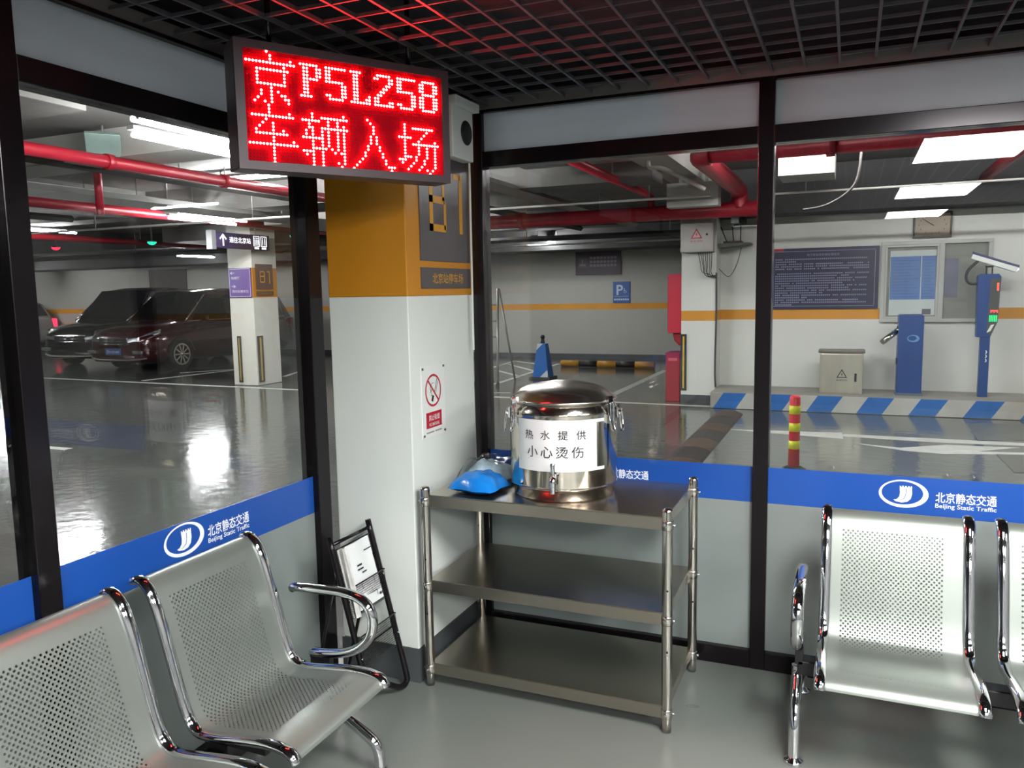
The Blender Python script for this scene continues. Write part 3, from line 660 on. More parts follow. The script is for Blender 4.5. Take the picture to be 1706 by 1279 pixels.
# pillar near the cars
mb = MB(); mb.box(-10.0, -9.48, 10.92, 11.55, 0, 1.525); mb.box(-10.0, -9.48, 10.92, 11.55, 2.035, 3.05)
mb.box(-10.0, -9.48, 10.92, 11.55, 1.525, 2.035, 1)
o = mb.build('garage_pillar', [M('pillar_paint', (206, 204, 194), .6, 0, .04), yellow_paint], at=(-10, 10.92, 0)); tag(o, 'pale pillar with orange band and purple board near the cars', kind='structure')
for i, (x0, x1, y0, y1, z0, mt, lb) in enumerate([
    (-33.8, -2.0, 8.6, 9.1, 2.72, conc, 'concrete ceiling beam across the car park near the pillar'), (-33.8, 8.9, 5.3, 5.8, 2.80, conc_lt, 'pale concrete ceiling beam nearest the waiting room'),
    (-33.8, -2.13, 14.2, 14.7, 2.72, conc_dk, 'dark concrete ceiling beam in front of the far wall'), (-10.2, -9.3, -6, 17.4, 2.85, conc, 'concrete ceiling beam running over the pillar'), (-16.4, -15.6, -6, 17.4, 2.85, conc_dk, 'concrete ceiling beam running over the parked cars'),
    (-33.8, -2.0, 16.3, 17.4, 2.42, conc_dk, 'dark deep downstand along the far wall'), (-1.67, 8.9, 10.75, 11.3, 2.47, conc_dk, 'dark downstand beam above the booth wall'), (-2.1, -1.7, 5.8, 10.9, 2.85, conc_lt, 'pale concrete beam running to the booth column'), (2.6, 3.1, 5.8, 10.75, 2.75, conc, 'concrete beam above the barrier lane')]):
    o = B(x0, x1, y0, y1, z0, 3.05).build('ceiling_beam', mt, at=((x0+x1)/2, (y0+y1)/2, z0)); tag(o, lb, kind='structure')
# kerb island with blue and white stripes
kt = M('kerb_concrete', (150, 148, 140), .8, 0, .1, 4); kb = M('kerb_blue', (28, 98, 172), .55, 0, .12, 5); kw = M('kerb_white', (176, 176, 168), .6, 0, .08, 5)
ks = struct('kerb', 'raised kerb island with blue and white diagonal stripes', (-1.65, 10.45, 0))
B(-1.66, 2.2, 10.452, 11.3, -.008, .203).build('kerb_block', kt, ks, world=True, bevel=.01)
lean = .13
for i in range(14):
    xa = -1.62+i*.285; xb = xa+.285
    mb = MB(); mb.prism([(xa, .0), (xb, .0), (xb+lean, .2), (xa+lean, .2)], ((0, 10.45, 0), X, Z, -Y), -.002, .003)
    if xb+lean < 2.3: mb.build('painted_stripe', kb if i % 2 == 0 else kw, ks, world=True)

# ================================================================== FLOOR MARKINGS (one object per painted shape)
lane = M('lane_paint', (190, 192, 186), .45, 0, .12, 6)
def flat(name, pts, label, mat=lane, z=-.0055, cat='marking', grp='white lane markings'):
    P_ = [onZ(a, b, -.008) for a, b in pts]; c = sum(P_, Vector())/len(P_)
    mb = MB(); N = len(P_); mb.add([Vector((p.x, p.y, -.0078)) for p in P_]+[Vector((p.x, p.y, z)) for p in P_], [tuple(range(N)), tuple(range(N, 2*N))]+[(i, (i+1) % N, N+(i+1) % N, N+i) for i in range(N)])
    o = mb.build(name, mat, at=(c.x, c.y, -.0078)); tag(o, label, cat, grp); return o
def line(a, b, wd, label):
    p, q = onZ(*a, -.008), onZ(*b, -.008); d = (q-p).normalized(); n = Vector((-d.y, d.x, 0))*wd/2
    mb = MB(); c = (p+q)/2; vs = [p+n, p-n, q-n, q+n]
    mb.add([Vector((v.x, v.y, -.0078)) for v in vs]+[Vector((v.x, v.y, -.0055)) for v in vs], [(0,1,2,3),(7,6,5,4),(0,4,5,1),(1,5,6,2),(2,6,7,3),(3,7,4,0)])
    o = mb.build('lane_line', lane, at=(c.x, c.y, -.0078)); return tag(o, label, 'marking', 'white lane markings')
line((822, 661), (1186, 677), .10, 'white floor line running from the urn to the kerb corner')
line((1000, 667), (1108, 617), .12, 'white diagonal floor line ending at the red extinguisher box')
line((822, 654), (850, 654), .08, 'short white floor line left of the urn handle')
hm = thing('hatched_marking', 'white hatched floor box beside the blue cone', 'marking', tuple(onZ(870, 615, -.008)))
for a_, b_ in (((824, 640), (930, 606)), ((822, 612), (858, 601)), ((828, 617), (866, 627)), ((848, 607), (890, 618)), ((855, 601), (900, 607))):
    p, q = onZ(*a_, -.008), onZ(*b_, -.008); d = (q-p).normalized(); n = Vector((-d.y, d.x, 0))*.045
    MB().add([Vector((v.x, v.y, zz)) for zz in (-.0078, -.0055) for v in (p+n, p-n, q-n, q+n)], [(0,1,2,3),(7,6,5,4),(0,4,5,1),(1,5,6,2),(2,6,7,3),(3,7,4,0)]).build('painted_line', lane, hm, world=True)
line((62, 629), (512, 650), .10, 'long white line in front of the parked cars')
line((238, 634), (392, 616), .10, 'slanting bay line beside the maroon van'); line((300, 621), (392, 615), .08, 'bay line close to the van front wheel')
line((474, 627), (510, 615), .09, 'bay line right of the pillar'); line((76, 745), (114, 748), .10, 'faint white line nearest the left glass wall')
flat('lane_arrow', [(1212, 715), (1403, 721), (1405, 731), (1290, 722)], 'long thin white arrow tail right of the speed hump')
flat('lane_arrow', [(1404, 723), (1703, 738), (1760, 741), (1760, 745), (1560, 737), (1404, 727)], 'white arrow shaft stretching towards the right edge')
flat('lane_arrow', [(1420, 738), (1500, 746), (1576, 741), (1700, 746), (1628, 752), (1760, 756), (1760, 758), (1570, 756), (1510, 751)], 'broad white arrow head on the lane floor')
o = flat('manhole_cover', [(1660, 757), (1760, 759), (1780, 790), (1690, 787)], 'grey square cover with dark joint in the lane floor', M('cover_grey', (92, 93, 90), .4, .2, .1, 8), -.004, 'cover', None)
o = flat('floor_patch', [(1612, 706), (1790, 706), (1790, 735), (1630, 733)], 'dark rectangular patch of floor before the kerb end', M('patch_grey', (84, 86, 84), .35, 0, .1, 4), -.006, 'floor patch', None)

# speed hump
t = thing('speed_hump', 'worn rubber speed hump lying across the barrier lane', 'speed hump', (-1.36, 8.5, -.008))
hk = M('rubber_black', (44, 40, 38), .6, 0, .2, 8); hy = M('rubber_worn_brown', (72, 55, 44), .6, 0, .3, 8)
for i in range(7):
    y0 = 6.6+i*.49; mb = MB(); mb.prism([(-.17, 0), (.17, 0), (.15, .018), (.08, .042), (0, .05), (-.08, .042), (-.15, .018)], ((-1.36, y0+.485, -.008), X, Z, -Y), 0, .48)
    mb.build('hump_section', hy if i % 2 == 0 else hk, t, world=True)
# flexible bollard
bp = onZ(1322, 782, -.008)
t = thing('flexible_bollard', 'red and yellow striped lane bollard behind the blue band', 'bollard', (bp.x, bp.y, -.008))
zt = onY(1323, 658, bp.y).z
sr = M('bollard_red', (205, 30, 48), .4, 0, .06); syl = M('bollard_yellow', (205, 205, 20), .35, 0, .06)
mb = MB(); mb.lathe([(.002, 0), (.10, 0), (.10, .012), (.06, .03), (.05, .034)], (bp.x, bp.y, -.008), 24); mb.build('base', black_plastic, t, world=True)
mb = MB(); mb.lathe([(.046, .02), (.044, zt-.012), (.034, zt+.004), (.002, zt+.006)], (bp.x, bp.y, -.008), 24); mb.build('post', sr, t, world=True)
for (a, b_) in ((675, 689), (704, 718), (733, 747)):
    za, zb = onY(1322, a, bp.y).z, onY(1322, b_, bp.y).z
    mb = MB(); mb.lathe([(.0445, zb), (.0465, zb+.001), (.0465, za-.001), (.0445, za)], (bp.x, bp.y, 0), 24); mb.build('reflective_band', syl, t, world=True)

# ================================================================== BOOTH WALL FITTINGS
WY = 11.3
navy = M('poster_navy', (28, 29, 62), .4, 0, .06, 2); faint = M('poster_print', (132, 134, 165), .5, 0, .05)
t = thing('rules_board', 'dark blue notice board of rules left of the booth window', 'notice board', (-.33, WY, 1.247))
B(-1.0, .313, WY-.02, WY-.001, 1.247, 2.05).build('board', navy, t, world=True)
mb = MB(); yy = WY-.0208
def fl(x0, x1, z0, z1): mb.box(x0, x1, yy, yy+.0006, z0, z1)
fl(-.97, .265, 2.005, 2.012); fl(-.97, .265, 1.285, 1.292); fl(.262, .269, 1.30, 1.998); fl(-.977, -.97, 1.285, 2.012)
mb.build('border_line', faint, t, world=True)
mb = MB(); mb.text('地下停车场车辆管理规定', .034, (-.36, yy, 1.958), X, Z, 0, .40, .0); mb.build('heading', faint, t, world=True)
mb = MB(); rr = random.Random(4); z = 1.905
for i, ln in enumerate((1, .22, .97, .97, .97, 0, .97, .78, .96, .84, .72, .96, .78, .96, .52, .95, .34, .88, .95, .18)):
    xs = -.95
    while xs < -.95+1.19*ln-.02:
        wd = .016
        if rr.random() > .08: mb.box(xs, xs+wd, yy, yy+.0004, z-.008, z+.008); 
        xs += .024
    z -= .0315
tag(mb.build('text_rows', faint, t, world=True), kind='stuff')
B(-1.0, -.85, WY-.0215, WY-.02, 2.015, 2.05).build('red_corner_strip', sign_red, t, world=True)
# booth window
upvc = M('window_frame_grey', (176, 178, 172), .4, 0, .04)
t = struct('window_1', 'sliding booth window with a blue notice behind the left pane', (.95, WY, 1.07))
wx0, wx1, wz0, wz1 = .335, 1.562, 1.075, 2.09; fw = .045; xm = .99
mb = MB(); y0, y1 = WY-.05, WY-.001
mb.box(wx0, wx1, y0, y1, wz0, wz0+fw); mb.box(wx0, wx1, y0, y1, wz1-fw, wz1); mb.box(wx0, wx0+fw, y0, y1, wz0+fw, wz1-fw); mb.box(wx1-fw, wx1, y0, y1, wz0+fw, wz1-fw); mb.box(xm, xm+fw*1.3, y0, y1, wz0+fw, wz1-fw)
mb.build('window_frame', upvc, t, world=True, bevel=.004)
mb = MB(); a0, a1, b0, b1 = wx0+fw, xm, wz0+fw, wz1-fw; q = .028
mb.box(a0, a1, WY-.04, WY-.015, b0, b0+q); mb.box(a0, a1, WY-.04, WY-.015, b1-q, b1); mb.box(a0, a0+q, WY-.04, WY-.015, b0+q, b1-q); mb.box(a1-q, a1, WY-.04, WY-.015, b0+q, b1-q)
mb.build('sash', upvc, t, world=True, bevel=.003)
B(a0+q, a1-q, WY-.02, WY-.016, b0+q, b1-q).build('window_pane', clear_glass, t, world=True)
B(xm+fw*1.3, wx1-fw, WY-.02, WY-.016, b0, b1).build('window_pane', clear_glass, t, world=True)
B(wx0+fw, wx1-fw, WY-.006, WY-.001, b0, b1).build('window_backing', M('booth_inside', (150, 146, 140), .7, 0, .12, 1.2), t, world=True)
nb = M('notice_blue', (82, 124, 196), .45, 0, .05)
t2 = thing('window_notice', 'blue and white printed notice behind the left booth window pane', 'notice', (.71, WY-.01, 1.13))
B(.44, .963, WY-.011, WY-.007, 1.16, 1.975).build('sheet', paper, t2, world=True)
mb = MB(); mb.box(.445, .79, WY-.0118, WY-.011, 1.36, 1.90); mb.box(.80, .96, WY-.0118, WY-.011, 1.36, 1.90)
each(mb, 'blue_column', nb, t2, world=True)
mb = MB()
for i in range(13): mb.box(.47, .77-.05*(i % 3), WY-.0124, WY-.0118, 1.39+i*.038, 1.397+i*.038); mb.box(.82, .94-.03*(i % 2), WY-.0124, WY-.0118, 1.39+i*.038, 1.397+i*.038)
tag(mb.build('printed_lines', M('notice_line', (60, 92, 160), .5), t2, world=True), kind='stuff')
B(.82, .92, WY-.0125, WY-.011, 1.17, 1.24).build('small_picture', M('notice_dark', (96, 92, 104), .5), t2, world=True)
t2 = thing('window_notice', 'faded violet notice behind the right booth window pane', 'notice', (1.15, WY-.01, 1.38))
B(1.055, 1.205, WY-.0095, WY-.0065, 1.38, 1.86).build('sheet', M('notice_faded', (118, 112, 140), .5), t2, world=True)
# clock
t = thing('wall_clock', 'rectangular dark-framed wall clock above the booth window', 'clock', (.9, WY, 2.12))
cx0, cx1, cz0, cz1 = .683, 1.113, 2.122, 2.44; mb = MB(); f_ = .022; y0 = WY-.04
mb.box(cx0, cx1, y0, WY-.001, cz0, cz0+f_); mb.box(cx0, cx1, y0, WY-.001, cz1-f_, cz1); mb.box(cx0, cx0+f_, y0, WY-.001, cz0+f_, cz1-f_); mb.box(cx1-f_, cx1, y0, WY-.001, cz0+f_, cz1-f_); mb.build('frame', M('clock_frame', (56, 52, 40), .4), t, world=True)
B(cx0+f_, cx1-f_, WY-.025, WY-.001, cz0+f_, cz1-f_).build('dial', M('clock_dial', (170, 156, 138), .5, 0, .06), t, world=True)
cc = Vector(((cx0+cx1)/2, WY-.027, (cz0+cz1)/2)); hand = M('clock_hand', (70, 60, 50), .5)
mb = MB(); mb.obox(cc+(X*-.75+Z*.5)*.045, ((X*-.75+Z*.5)*.055, (X*.5+Z*.75)*.006, Y*.001)); mb.build('hour_hand', hand, t, world=True)
mb = MB(); mb.obox(cc+(X*-.82+Z*.57)*.06-Y*.002, ((X*-.82+Z*.57)*.085, (X*.57+Z*.82)*.004, Y*.001)); mb.build('minute_hand', hand, t, world=True)
mb = MB()
for k in range(12):
    a = k*math.pi/6; mb.obox(cc+X*(.15*math.sin(a))+Z*(.11*math.cos(a))+Y*.001, (X*.004, Z*.008, Y*.001))
each(mb, 'hour_mark', hand, t, world=True)
# power cabinet on the kerb
KZ = .203
t = thing('power_cabinet', 'stainless steel power cabinet with warning triangle on the kerb', 'cabinet', (-.1, 10.85, KZ))
cab = M('cabinet_steel', (206, 200, 186), .3, .85, .08, 2, aniso=(6, 1, 1))
B(-.345, .155, 10.70, 11.0, KZ, .715).build('body', cab, t, world=True, bevel=.006); B(-.365, .175, 10.68, 11.02, .715, .745).build('canopy', M('cabinet_top', (110, 100, 92), .4, .6), t, world=True, bevel=.004)
dr = B(-.325, .135, 10.694, 10.70, KZ+.02, .70).build('door', cab, t, world=True, bevel=.002)
def warn(mb, o, u, v, n, s, m0=0, m1=1):
    mb.prism([(-.5*s, 0), (.5*s, 0), (0, .87*s)], (o, u, v, n), 0, .001, m0); mb.prism([(-.36*s, .085*s), (.36*s, .085*s), (0, .71*s)], (o, u, v, n), .001, .0016, m1)
    mb.prism([(.03*s, .52*s), (-.09*s, .30*s), (-.01*s, .30*s), (-.03*s, .13*s), (.09*s, .36*s), (.01*s, .36*s), (.06*s, .52*s)], (o, u, v, n), .0016, .002, m0)
mb = MB(); warn(mb, (-.085, 10.694, .405), X, Z, -Y, .125); g = mb.build('warning_triangle', [ink, cab], None); g.parent = dr; g.location = -t.location
mb = MB(); mb.text('有电危险', .022, (-.085, 10.6932, .375), X, Z, 0, .13); g = mb.build('lettering', ink, None); g.parent = dr; g.location = -t.location
mb = MB(); mb.box(.06, .085, 10.68, 10.694, .36, .46); mb.cyl((.0725, 10.694, .45), (.0725, 10.672, .45), .014, 12); g = mb.build('latch', black_plastic, None); g.parent = dr; g.location = -t.location
# barrier housing with arm stub
gb = M('barrier_blue', (16, 62, 126), .4, .1, .05, 3); gb2 = M('barrier_grey', (88, 100, 112), .45, .2, .05)
t = thing('barrier_housing', 'tall blue boom barrier housing with a cut steel arm stub', 'barrier', (.66, 10.85, KZ))
mb = MB(); mb.prism([(.535, KZ), (.81, KZ), (.81, 1.17), (.79, 1.185), (.55, 1.185), (.535, 1.17)], ((0, 10.72, 0), X, Z, -Y), -.30, 0); mb.build('body', gb, t, world=True, bevel=.006)
B(.525, .82, 10.71, 11.03, KZ, KZ+.03).build('base_plate', gb2, t, world=True)
mb = MB(); mb.tube([(.54, 10.82, 1.0), (.36, 10.62, .862)], .035, 16); mb.lathe([(.05, 0), (.05, .03)], (.522, 10.82, 1.0), 16, axis='X'); mb.build('arm_stub', steel_post, t, world=True)
mb = MB(); mb.ring((.70, 10.7195, .90), X, Z, -Y, .03, .045, .0005, 32, 0, 1.5, off=(-.01, .004)); mb.build('emblem', M('emblem_grey', (96, 140, 190), .5), t, world=True)
B(.52, .536, 10.76, 10.79, .58, .66).build('lock', black_plastic, t, world=True)
# ticketless gate post with camera
gx = 1.47
t = thing('plate_camera_post', 'blue number plate camera post with red and green display', 'camera post', (gx, 10.85, KZ))
B(gx-.055, gx+.045, 10.80, 10.90, KZ, .95).build('pole', gb, t, world=True, bevel=.005)
mb = MB(); mb.prism([(-.10, .915), (.04, .915), (.11, 1.10), (.125, 1.62), (.10, 1.655), (-.09, 1.655), (-.11, 1.63)], ((gx, 10.78, 0), X, Z, -Y), -.16, 0); mb.build('head', gb, t, world=True, bevel=.006)
mb = MB(); mb.prism([(.045, .93), (.105, 1.10), (.12, 1.60), (.02, 1.60), (.0, .98)], ((gx, 10.7798, 0), X, Z, -Y), 0, .003); mb.build('display_window', M('display_grey', (70, 74, 72), .3), t, world=True)
LR = EM('gate_led_red', (1, .06, .04), 2.); LG = EM('gate_led_green', (.03, .8, .22), 1.)
B(gx+.085, gx+.105, 10.774, 10.777, 1.46, 1.55).build('red_arrow_light', LR, t, world=True)
mb = MB()
for i in range(5): mb.box(gx+.03+i*.016, gx+.04+i*.016, 10.774, 10.777, 1.205+(i % 2)*.01, 1.235)
each(mb, 'red_character', LR, t, world=True)
mb = MB()
for i in range(5): mb.box(gx+.02+i*.017, gx+.031+i*.017, 10.774, 10.777, 1.10, 1.175)
each(mb, 'green_character', LG, t, world=True)
mb = MB(); mb.prism([(0, .97), (.04, .99), (.075, 1.07), (.04, 1.06)], ((gx, 10.776, 0), X, Z, -Y), 0, .004); mb.build('card_slot', sign_white, t, world=True)
mb = MB()
for i in range(3): mb.prism([(.0, .0), (.012, .0), (.022, .02), (.012, .04), (0, .04), (.010, .02)], ((gx-.0, 10.7995, .62+i*.05), X, Z, -Y), 0, .002)
each(mb, 'chevron_mark', sign_white, t, world=True)
mb = MB(); mb.box(gx-.03, gx-.02, 10.82, 10.85, 1.655, 1.74); mb.box(gx+.03, gx+.04, 10.82, 10.85, 1.655, 1.74); mb.box(gx-.035, gx+.045, 10.81, 10.87, 1.73, 1.75); mb.build('camera_bracket', black_metal, t, world=True)
ca, cb = Vector((1.29, 10.86, 1.875)), Vector((1.755, 10.78, 1.70)); cd = (cb-ca); cl = cd.length/2; cd.normalize(); cs = Y-cd*Y.dot(cd); cs.normalize(); cu_ = cs.cross(cd)*-1
if cu_.z < 0: cu_ = -cu_
mb = MB(); mb.obox((ca+cb)/2-cu_*.01, (cd*cl*.97, cs*.05, cu_*.03)); mb.build('camera_body', sign_white, t, world=True, bevel=.008)
mb = MB(); mb.obox((ca+cb)/2+cu_*.033, (cd*cl, cs*.06, cu_*.010)); mb.build('sun_shield', M('shield_navy', (54, 56, 104), .35), t, world=True, bevel=.004)
mb = MB()
for k in (-1, 1): mb.cyl(cb+cs*.025*k-cd*.012, cb+cs*.025*k+cd*.004-cu_*.01, .018, 12)
each(mb, 'lens_lamp', EM('camera_lamp', (.9, .9, 1), .8), t, world=True)
mb = MB(); mb.tube(smooth_path([ca+cd*.09-cu_*.03, (1.26, 10.85, 1.70), (1.245, 10.85, 1.60), (1.29, 10.85, 1.545), (1.38, 10.85, 1.545)]), .016, 8); mb.build('cable', black_plastic, t, world=True)
# orange cabinet at the right end
op = onZ(1700, 690, 0)
t = B(1.86, 2.2, 10.2, 10.42, -.008, .52).build('orange_bin', M('bin_orange', (196, 130, 48), .5, 0, .08), at=(2.0, 10.3, -.008), bevel=.01); tag(t, 'orange box standing at the right end of the kerb', 'box')
# faint distribution cabinet left of the power cabinet: thin pipe stub on the kerb
# ================================================================== BOOTH COLUMN FITTINGS
t = thing('electric_box', 'grey electric box with red warning triangle high on the booth column', 'electric box', (-1.9, 10.9, 2.02))
eb = M('electric_box_grey', (172, 168, 162), .4, .2, .05)
B(-2.118, -1.69, 10.74, 10.9, 2.025, 2.455).build('body', eb, t, world=True, bevel=.006); dr = B(-2.10, -1.71, 10.732, 10.74, 2.04, 2.44).build('door', eb, t, world=True, bevel=.002)
mb = MB(); warn(mb, (-1.905, 10.732, 2.20), X, Z, -Y, .15); g = mb.build('warning_triangle', [sign_red, M('tri_pink', (214, 180, 176), .5)], None); g.parent = dr; g.location = -t.location
mb = MB(); mb.text('有电危险', .026, (-1.905, 10.7312, 2.165), X, Z, 0, .16); g = mb.build('lettering', sign_red, None); g.parent = dr; g.location = -t.location
mb = MB(); mb.lathe([(.014, 0), (.014, .006), (.002, .008)], (-1.77, 10.726, 2.25), 12, axis='Y'); g = mb.build('lock', black_plastic, None); g.parent = dr; g.location = -t.location
B(-2.13, -1.675, 10.72, 10.9, 2.455, 2.49).build('canopy', eb, t, world=True)
wire = M('wire_grey', (70, 66, 64), .6)
mb = MB(); rr = random.Random(2)
for i in range(7):
    a = Vector((-1.72-.03*i, 10.85, 2.02)); b_ = Vector((-1.665, 10.88, 1.72-.04*rr.random())); m_ = (a+b_)/2+Vector((-.06+.03*rr.random(), -.03, -.10-.06*rr.random())); mb.tube(smooth_path([a, (a+m_)/2-Z*.02, m_, b_], 5), .005, 5)
mb.tube(smooth_path([(-1.665, 10.88, 1.75), (-1.66, 10.885, 1.2), (-1.67, 10.885, .5), (-1.66, 10.885, .22)], 5), .012, 6)
mb.tube(smooth_path([(-1.64, 10.95, 1.80), (-1.55, 11.2, 1.70), (-1.45, 11.2, 1.85), (-1.38, 11.15, 2.08)], 6), .005, 5)
each(mb, 'cable', wire, t, world=True)
t = thing('router_shelf', 'dark wall shelf with an antenna router right of the electric box', 'shelf', (-1.45, 11.15, 2.10))
mb = MB(); mb.prism([(-1.66, 2.08), (-1.25, 2.115), (-1.25, 2.135), (-1.66, 2.135)], ((0, 10.95, 0), X, Z, -Y), -.34, 0); mb.build('board', M('shelf_dark', (86, 84, 80), .6), t, world=True)
t2 = thing('wifi_router', 'dark router with upright antennas on the wall shelf', 'router', (-1.45, 11.1, 2.135))
B(-1.60, -1.36, 11.0, 11.2, 2.136, 2.165).build('case', black_plastic, t2, world=True, bevel=.006)
for (xx_, dx) in ((-1.56, -.08), (-1.47, -.02), (-1.38, .0)): MB().tube([(xx_, 11.05, 2.16), (xx_+dx, 11.05, 2.36)], .007, 6).build('antenna', black_plastic, t2, world=True)
t = thing('security_camera', 'white box camera on a bracket above the router shelf', 'camera', (-1.42, 11.2, 2.42))
B(-1.50, -1.37, 10.98, 11.2, 2.40, 2.47).build('body', sign_white, t, world=True, bevel=.008); B(-1.395, -1.32, 10.97, 11.19, 2.395, 2.465).build('lens_hood', black_plastic, t, world=True)
mb = MB(); mb.box(-1.50, -1.10, 11.15, 11.3, 2.355, 2.372); mb.box(-1.50, -1.485, 11.1, 11.3, 2.36, 2.41); mb.build('bracket', sign_white, t, world=True)
t = thing('hydrant_cabinet', 'red fire hydrant cabinet mounted on the side of the booth column', 'cabinet', (-2.23, 11.2, .94))
red = M('fire_red', (186, 22, 52), .45, .1, .05); red_dk = M('fire_red_dark', (150, 16, 36), .45, .1, .06)
B(-2.325, -2.136, 10.96, 11.58, .94, 1.745).build('body', red, t, world=True, bevel=.006); B(-2.335, -2.325, 10.98, 11.56, .96, 1.725).build('door', red_dk, t, world=True, bevel=.002)
t = thing('red_cloth_bag', 'dark red cloth bag hanging below the hydrant cabinet', 'bag', (-2.2, 11.1, .74))
mb = MB(); mb.prism([(-2.28, .938), (-2.14, .938), (-2.14, .76), (-2.19, .77), (-2.25, .83)], ((0, 11.02, 0), X, Z, -Y), -.2, 0); mb.build('cloth', red_dk, t, world=True, bevel=.02)
t = thing('extinguisher_box', 'red fire extinguisher box standing on the floor by the booth column', 'extinguisher box', (-2.25, 11.0, -.008))
B(-2.345, -2.15, 10.92, 11.3, -.008, .66).build('body', red_dk, t, world=True, bevel=.008); B(-2.31, -2.185, 10.915, 10.92, .56, .60).build('label_plate', M('ext_label', (196, 90, 90), .5), t, world=True); B(-2.35, -2.145, 10.915, 11.305, .655, .672).build('lid', red_dk, t, world=True)
t = thing('corner_guard', 'black and yellow corner guard on the booth column', 'corner guard', (-2.09, 10.89, .16))
gk = M('guard_black', (34, 34, 30), .5); gy = M('guard_yellow', (205, 170, 50), .45)
B(-2.136, -2.055, 10.885, 10.899, .16, .93).build('rubber_strip', gk, t, world=True); B(-2.105, -2.083, 10.881, 10.885, .19, .90).build('reflective_strip', gy, t, world=True)

# ================================================================== FAR WALL FITTINGS
FY = 17.4
t = thing('camera_notice', 'dark purple notice with a camera symbol on the far wall', 'sign', (-5.27, FY, 1.9))
B(-5.80, -4.74, FY-.03, FY-.001, 1.89, 2.41).build('board', M('notice_purple', (64, 50, 66), .45, 0, .06), t, world=True)
pm = M('notice_pale', (138, 130, 138), .5)
mb = MB(); mb.box(-5.74, -5.52, FY-.032, FY-.03, 2.05, 2.27); mb.build('symbol_panel', M('notice_panel', (88, 82, 84), .5), t, world=True)
mb = MB(); mb.box(-5.71, -5.56, FY-.034, FY-.032, 2.09, 2.14); mb.box(-5.65, -5.62, FY-.034, FY-.032, 2.14, 2.23); mb.build('camera_symbol', pm, t, world=True)
mb = MB()
for j in range(3):
    for i in range(8): mb.box(-5.46+i*.08, -5.40+i*.08, FY-.032, FY-.03, 2.07+j*.085, 2.125+j*.085)
tag(mb.build('text_rows', pm, t, world=True), kind='stuff')
t = thing('disabled_parking_sign', 'blue parking sign with letter P on the far wall', 'sign', (-4.73, FY, 1.25))
B(-4.925, -4.54, FY-.02, FY-.001, 1.25, 1.725).build('plate', M('parking_blue', (44, 84, 150), .4), t, world=True)
mb = MB(); mb.text('P', .23, (-4.77, FY-.0208, 1.54), X, Z, 0, .15, .02); mb.build('letter', M('parking_white', (190, 205, 225), .5), t, world=True)
mb = MB(); mb.ring((-4.65, FY-.021, 1.50), X, Z, -Y, .022, .032, 0, 16); mb.obox((-4.668, FY-.021, 1.545), (X*.008, Z*.035, Y*.0005)); mb.build('wheelchair_symbol', MATS['parking_white'], t, world=True)
mb = MB()
for i in range(7): mb.box(-4.90+i*.05, -4.865+i*.05, FY-.021, FY-.02, 1.31, 1.35)
mb.box(-4.90, -4.57, FY-.021, FY-.02, 1.395, 1.402); tag(mb.build('text_row', MATS['parking_white'], t, world=True), kind='stuff')
# wheel stop
p0, p1 = onZ(930, 612, -.008), onZ(1095, 612, -.008); t = thing('wheel_stop', 'yellow and black wheel stop bar in front of the far wall', 'wheel stop', ((p0.x+p1.x)/2, p0.y+.2, -.008))
wy = M('stop_yellow', (196, 140, 40), .5, 0, .1, 6)
for i in range(5):
    xa = p0.x+(p1.x-p0.x)*i/5; xb = p0.x+(p1.x-p0.x)*(i+1)/5
    mb = MB(); mb.tube([(xa, p0.y+.2, .06), (xb, p0.y+.2, .06)], .065, 12); mb.build('bar_section', wy if i % 2 == 0 else gk, t, world=True)
# cone
cp = onZ(905, 630, -.008); t = thing('traffic_cone', 'blue and white square cone with black top beyond the urn', 'cone', (cp.x, cp.y, -.008))
cone_b = M('cone_blue', (24, 104, 186), .45, 0, .06); cone_w = M('cone_white', (205, 212, 216), .5)
mb = MB(); z0 = -.008
def frus(r0, z0_, r1, z1_, m): mb.add([(cp.x+sx*r0, cp.y+sy*r0, z0_) for sx, sy in ((-1,-1),(1,-1),(1,1),(-1,1))]+[(cp.x+sx*r1, cp.y+sy*r1, z1_) for sx, sy in ((-1,-1),(1,-1),(1,1),(-1,1))], [(3,2,1,0),(4,5,6,7),(0,1,5,4),(1,2,6,5),(2,3,7,6),(3,0,4,7)], m)
frus(.15, 0, .075, .62, 0); mb.build('body', cone_b, t, world=True)
mb = MB(); frus(.2, -.008, .19, .03, 0); mb.build('base', black_plastic, t, world=True)
mb = MB(); frus(.03, .62, .022, .70, 0); mb.lathe([(.03, .70), (.042, .73), (.03, .765), (.002, .775)], (cp.x, cp.y, 0), 16); mb.build('top_knob', black_plastic, t, world=True)
def cone_face(z): return .15-.075*z/.62
mb = MB()
for (za, zb, lo) in ((.50, .62, 0), (.02, .16, 1)):
    ra, rb = cone_face(za)+.0015, cone_face(zb)+.0015
    pa = [Vector((cp.x-ra, cp.y-ra, za)), Vector((cp.x-rb, cp.y-rb, zb)), Vector((cp.x+rb*.4, cp.y-rb, zb))] if lo == 0 else [Vector((cp.x-ra*.1, cp.y-ra, za)), Vector((cp.x+ra, cp.y-ra, za)), Vector((cp.x+rb, cp.y-rb, zb))]
    mb.add(pa, [(0, 1, 2)])
each(mb, 'white_patch', cone_w, t, world=True)
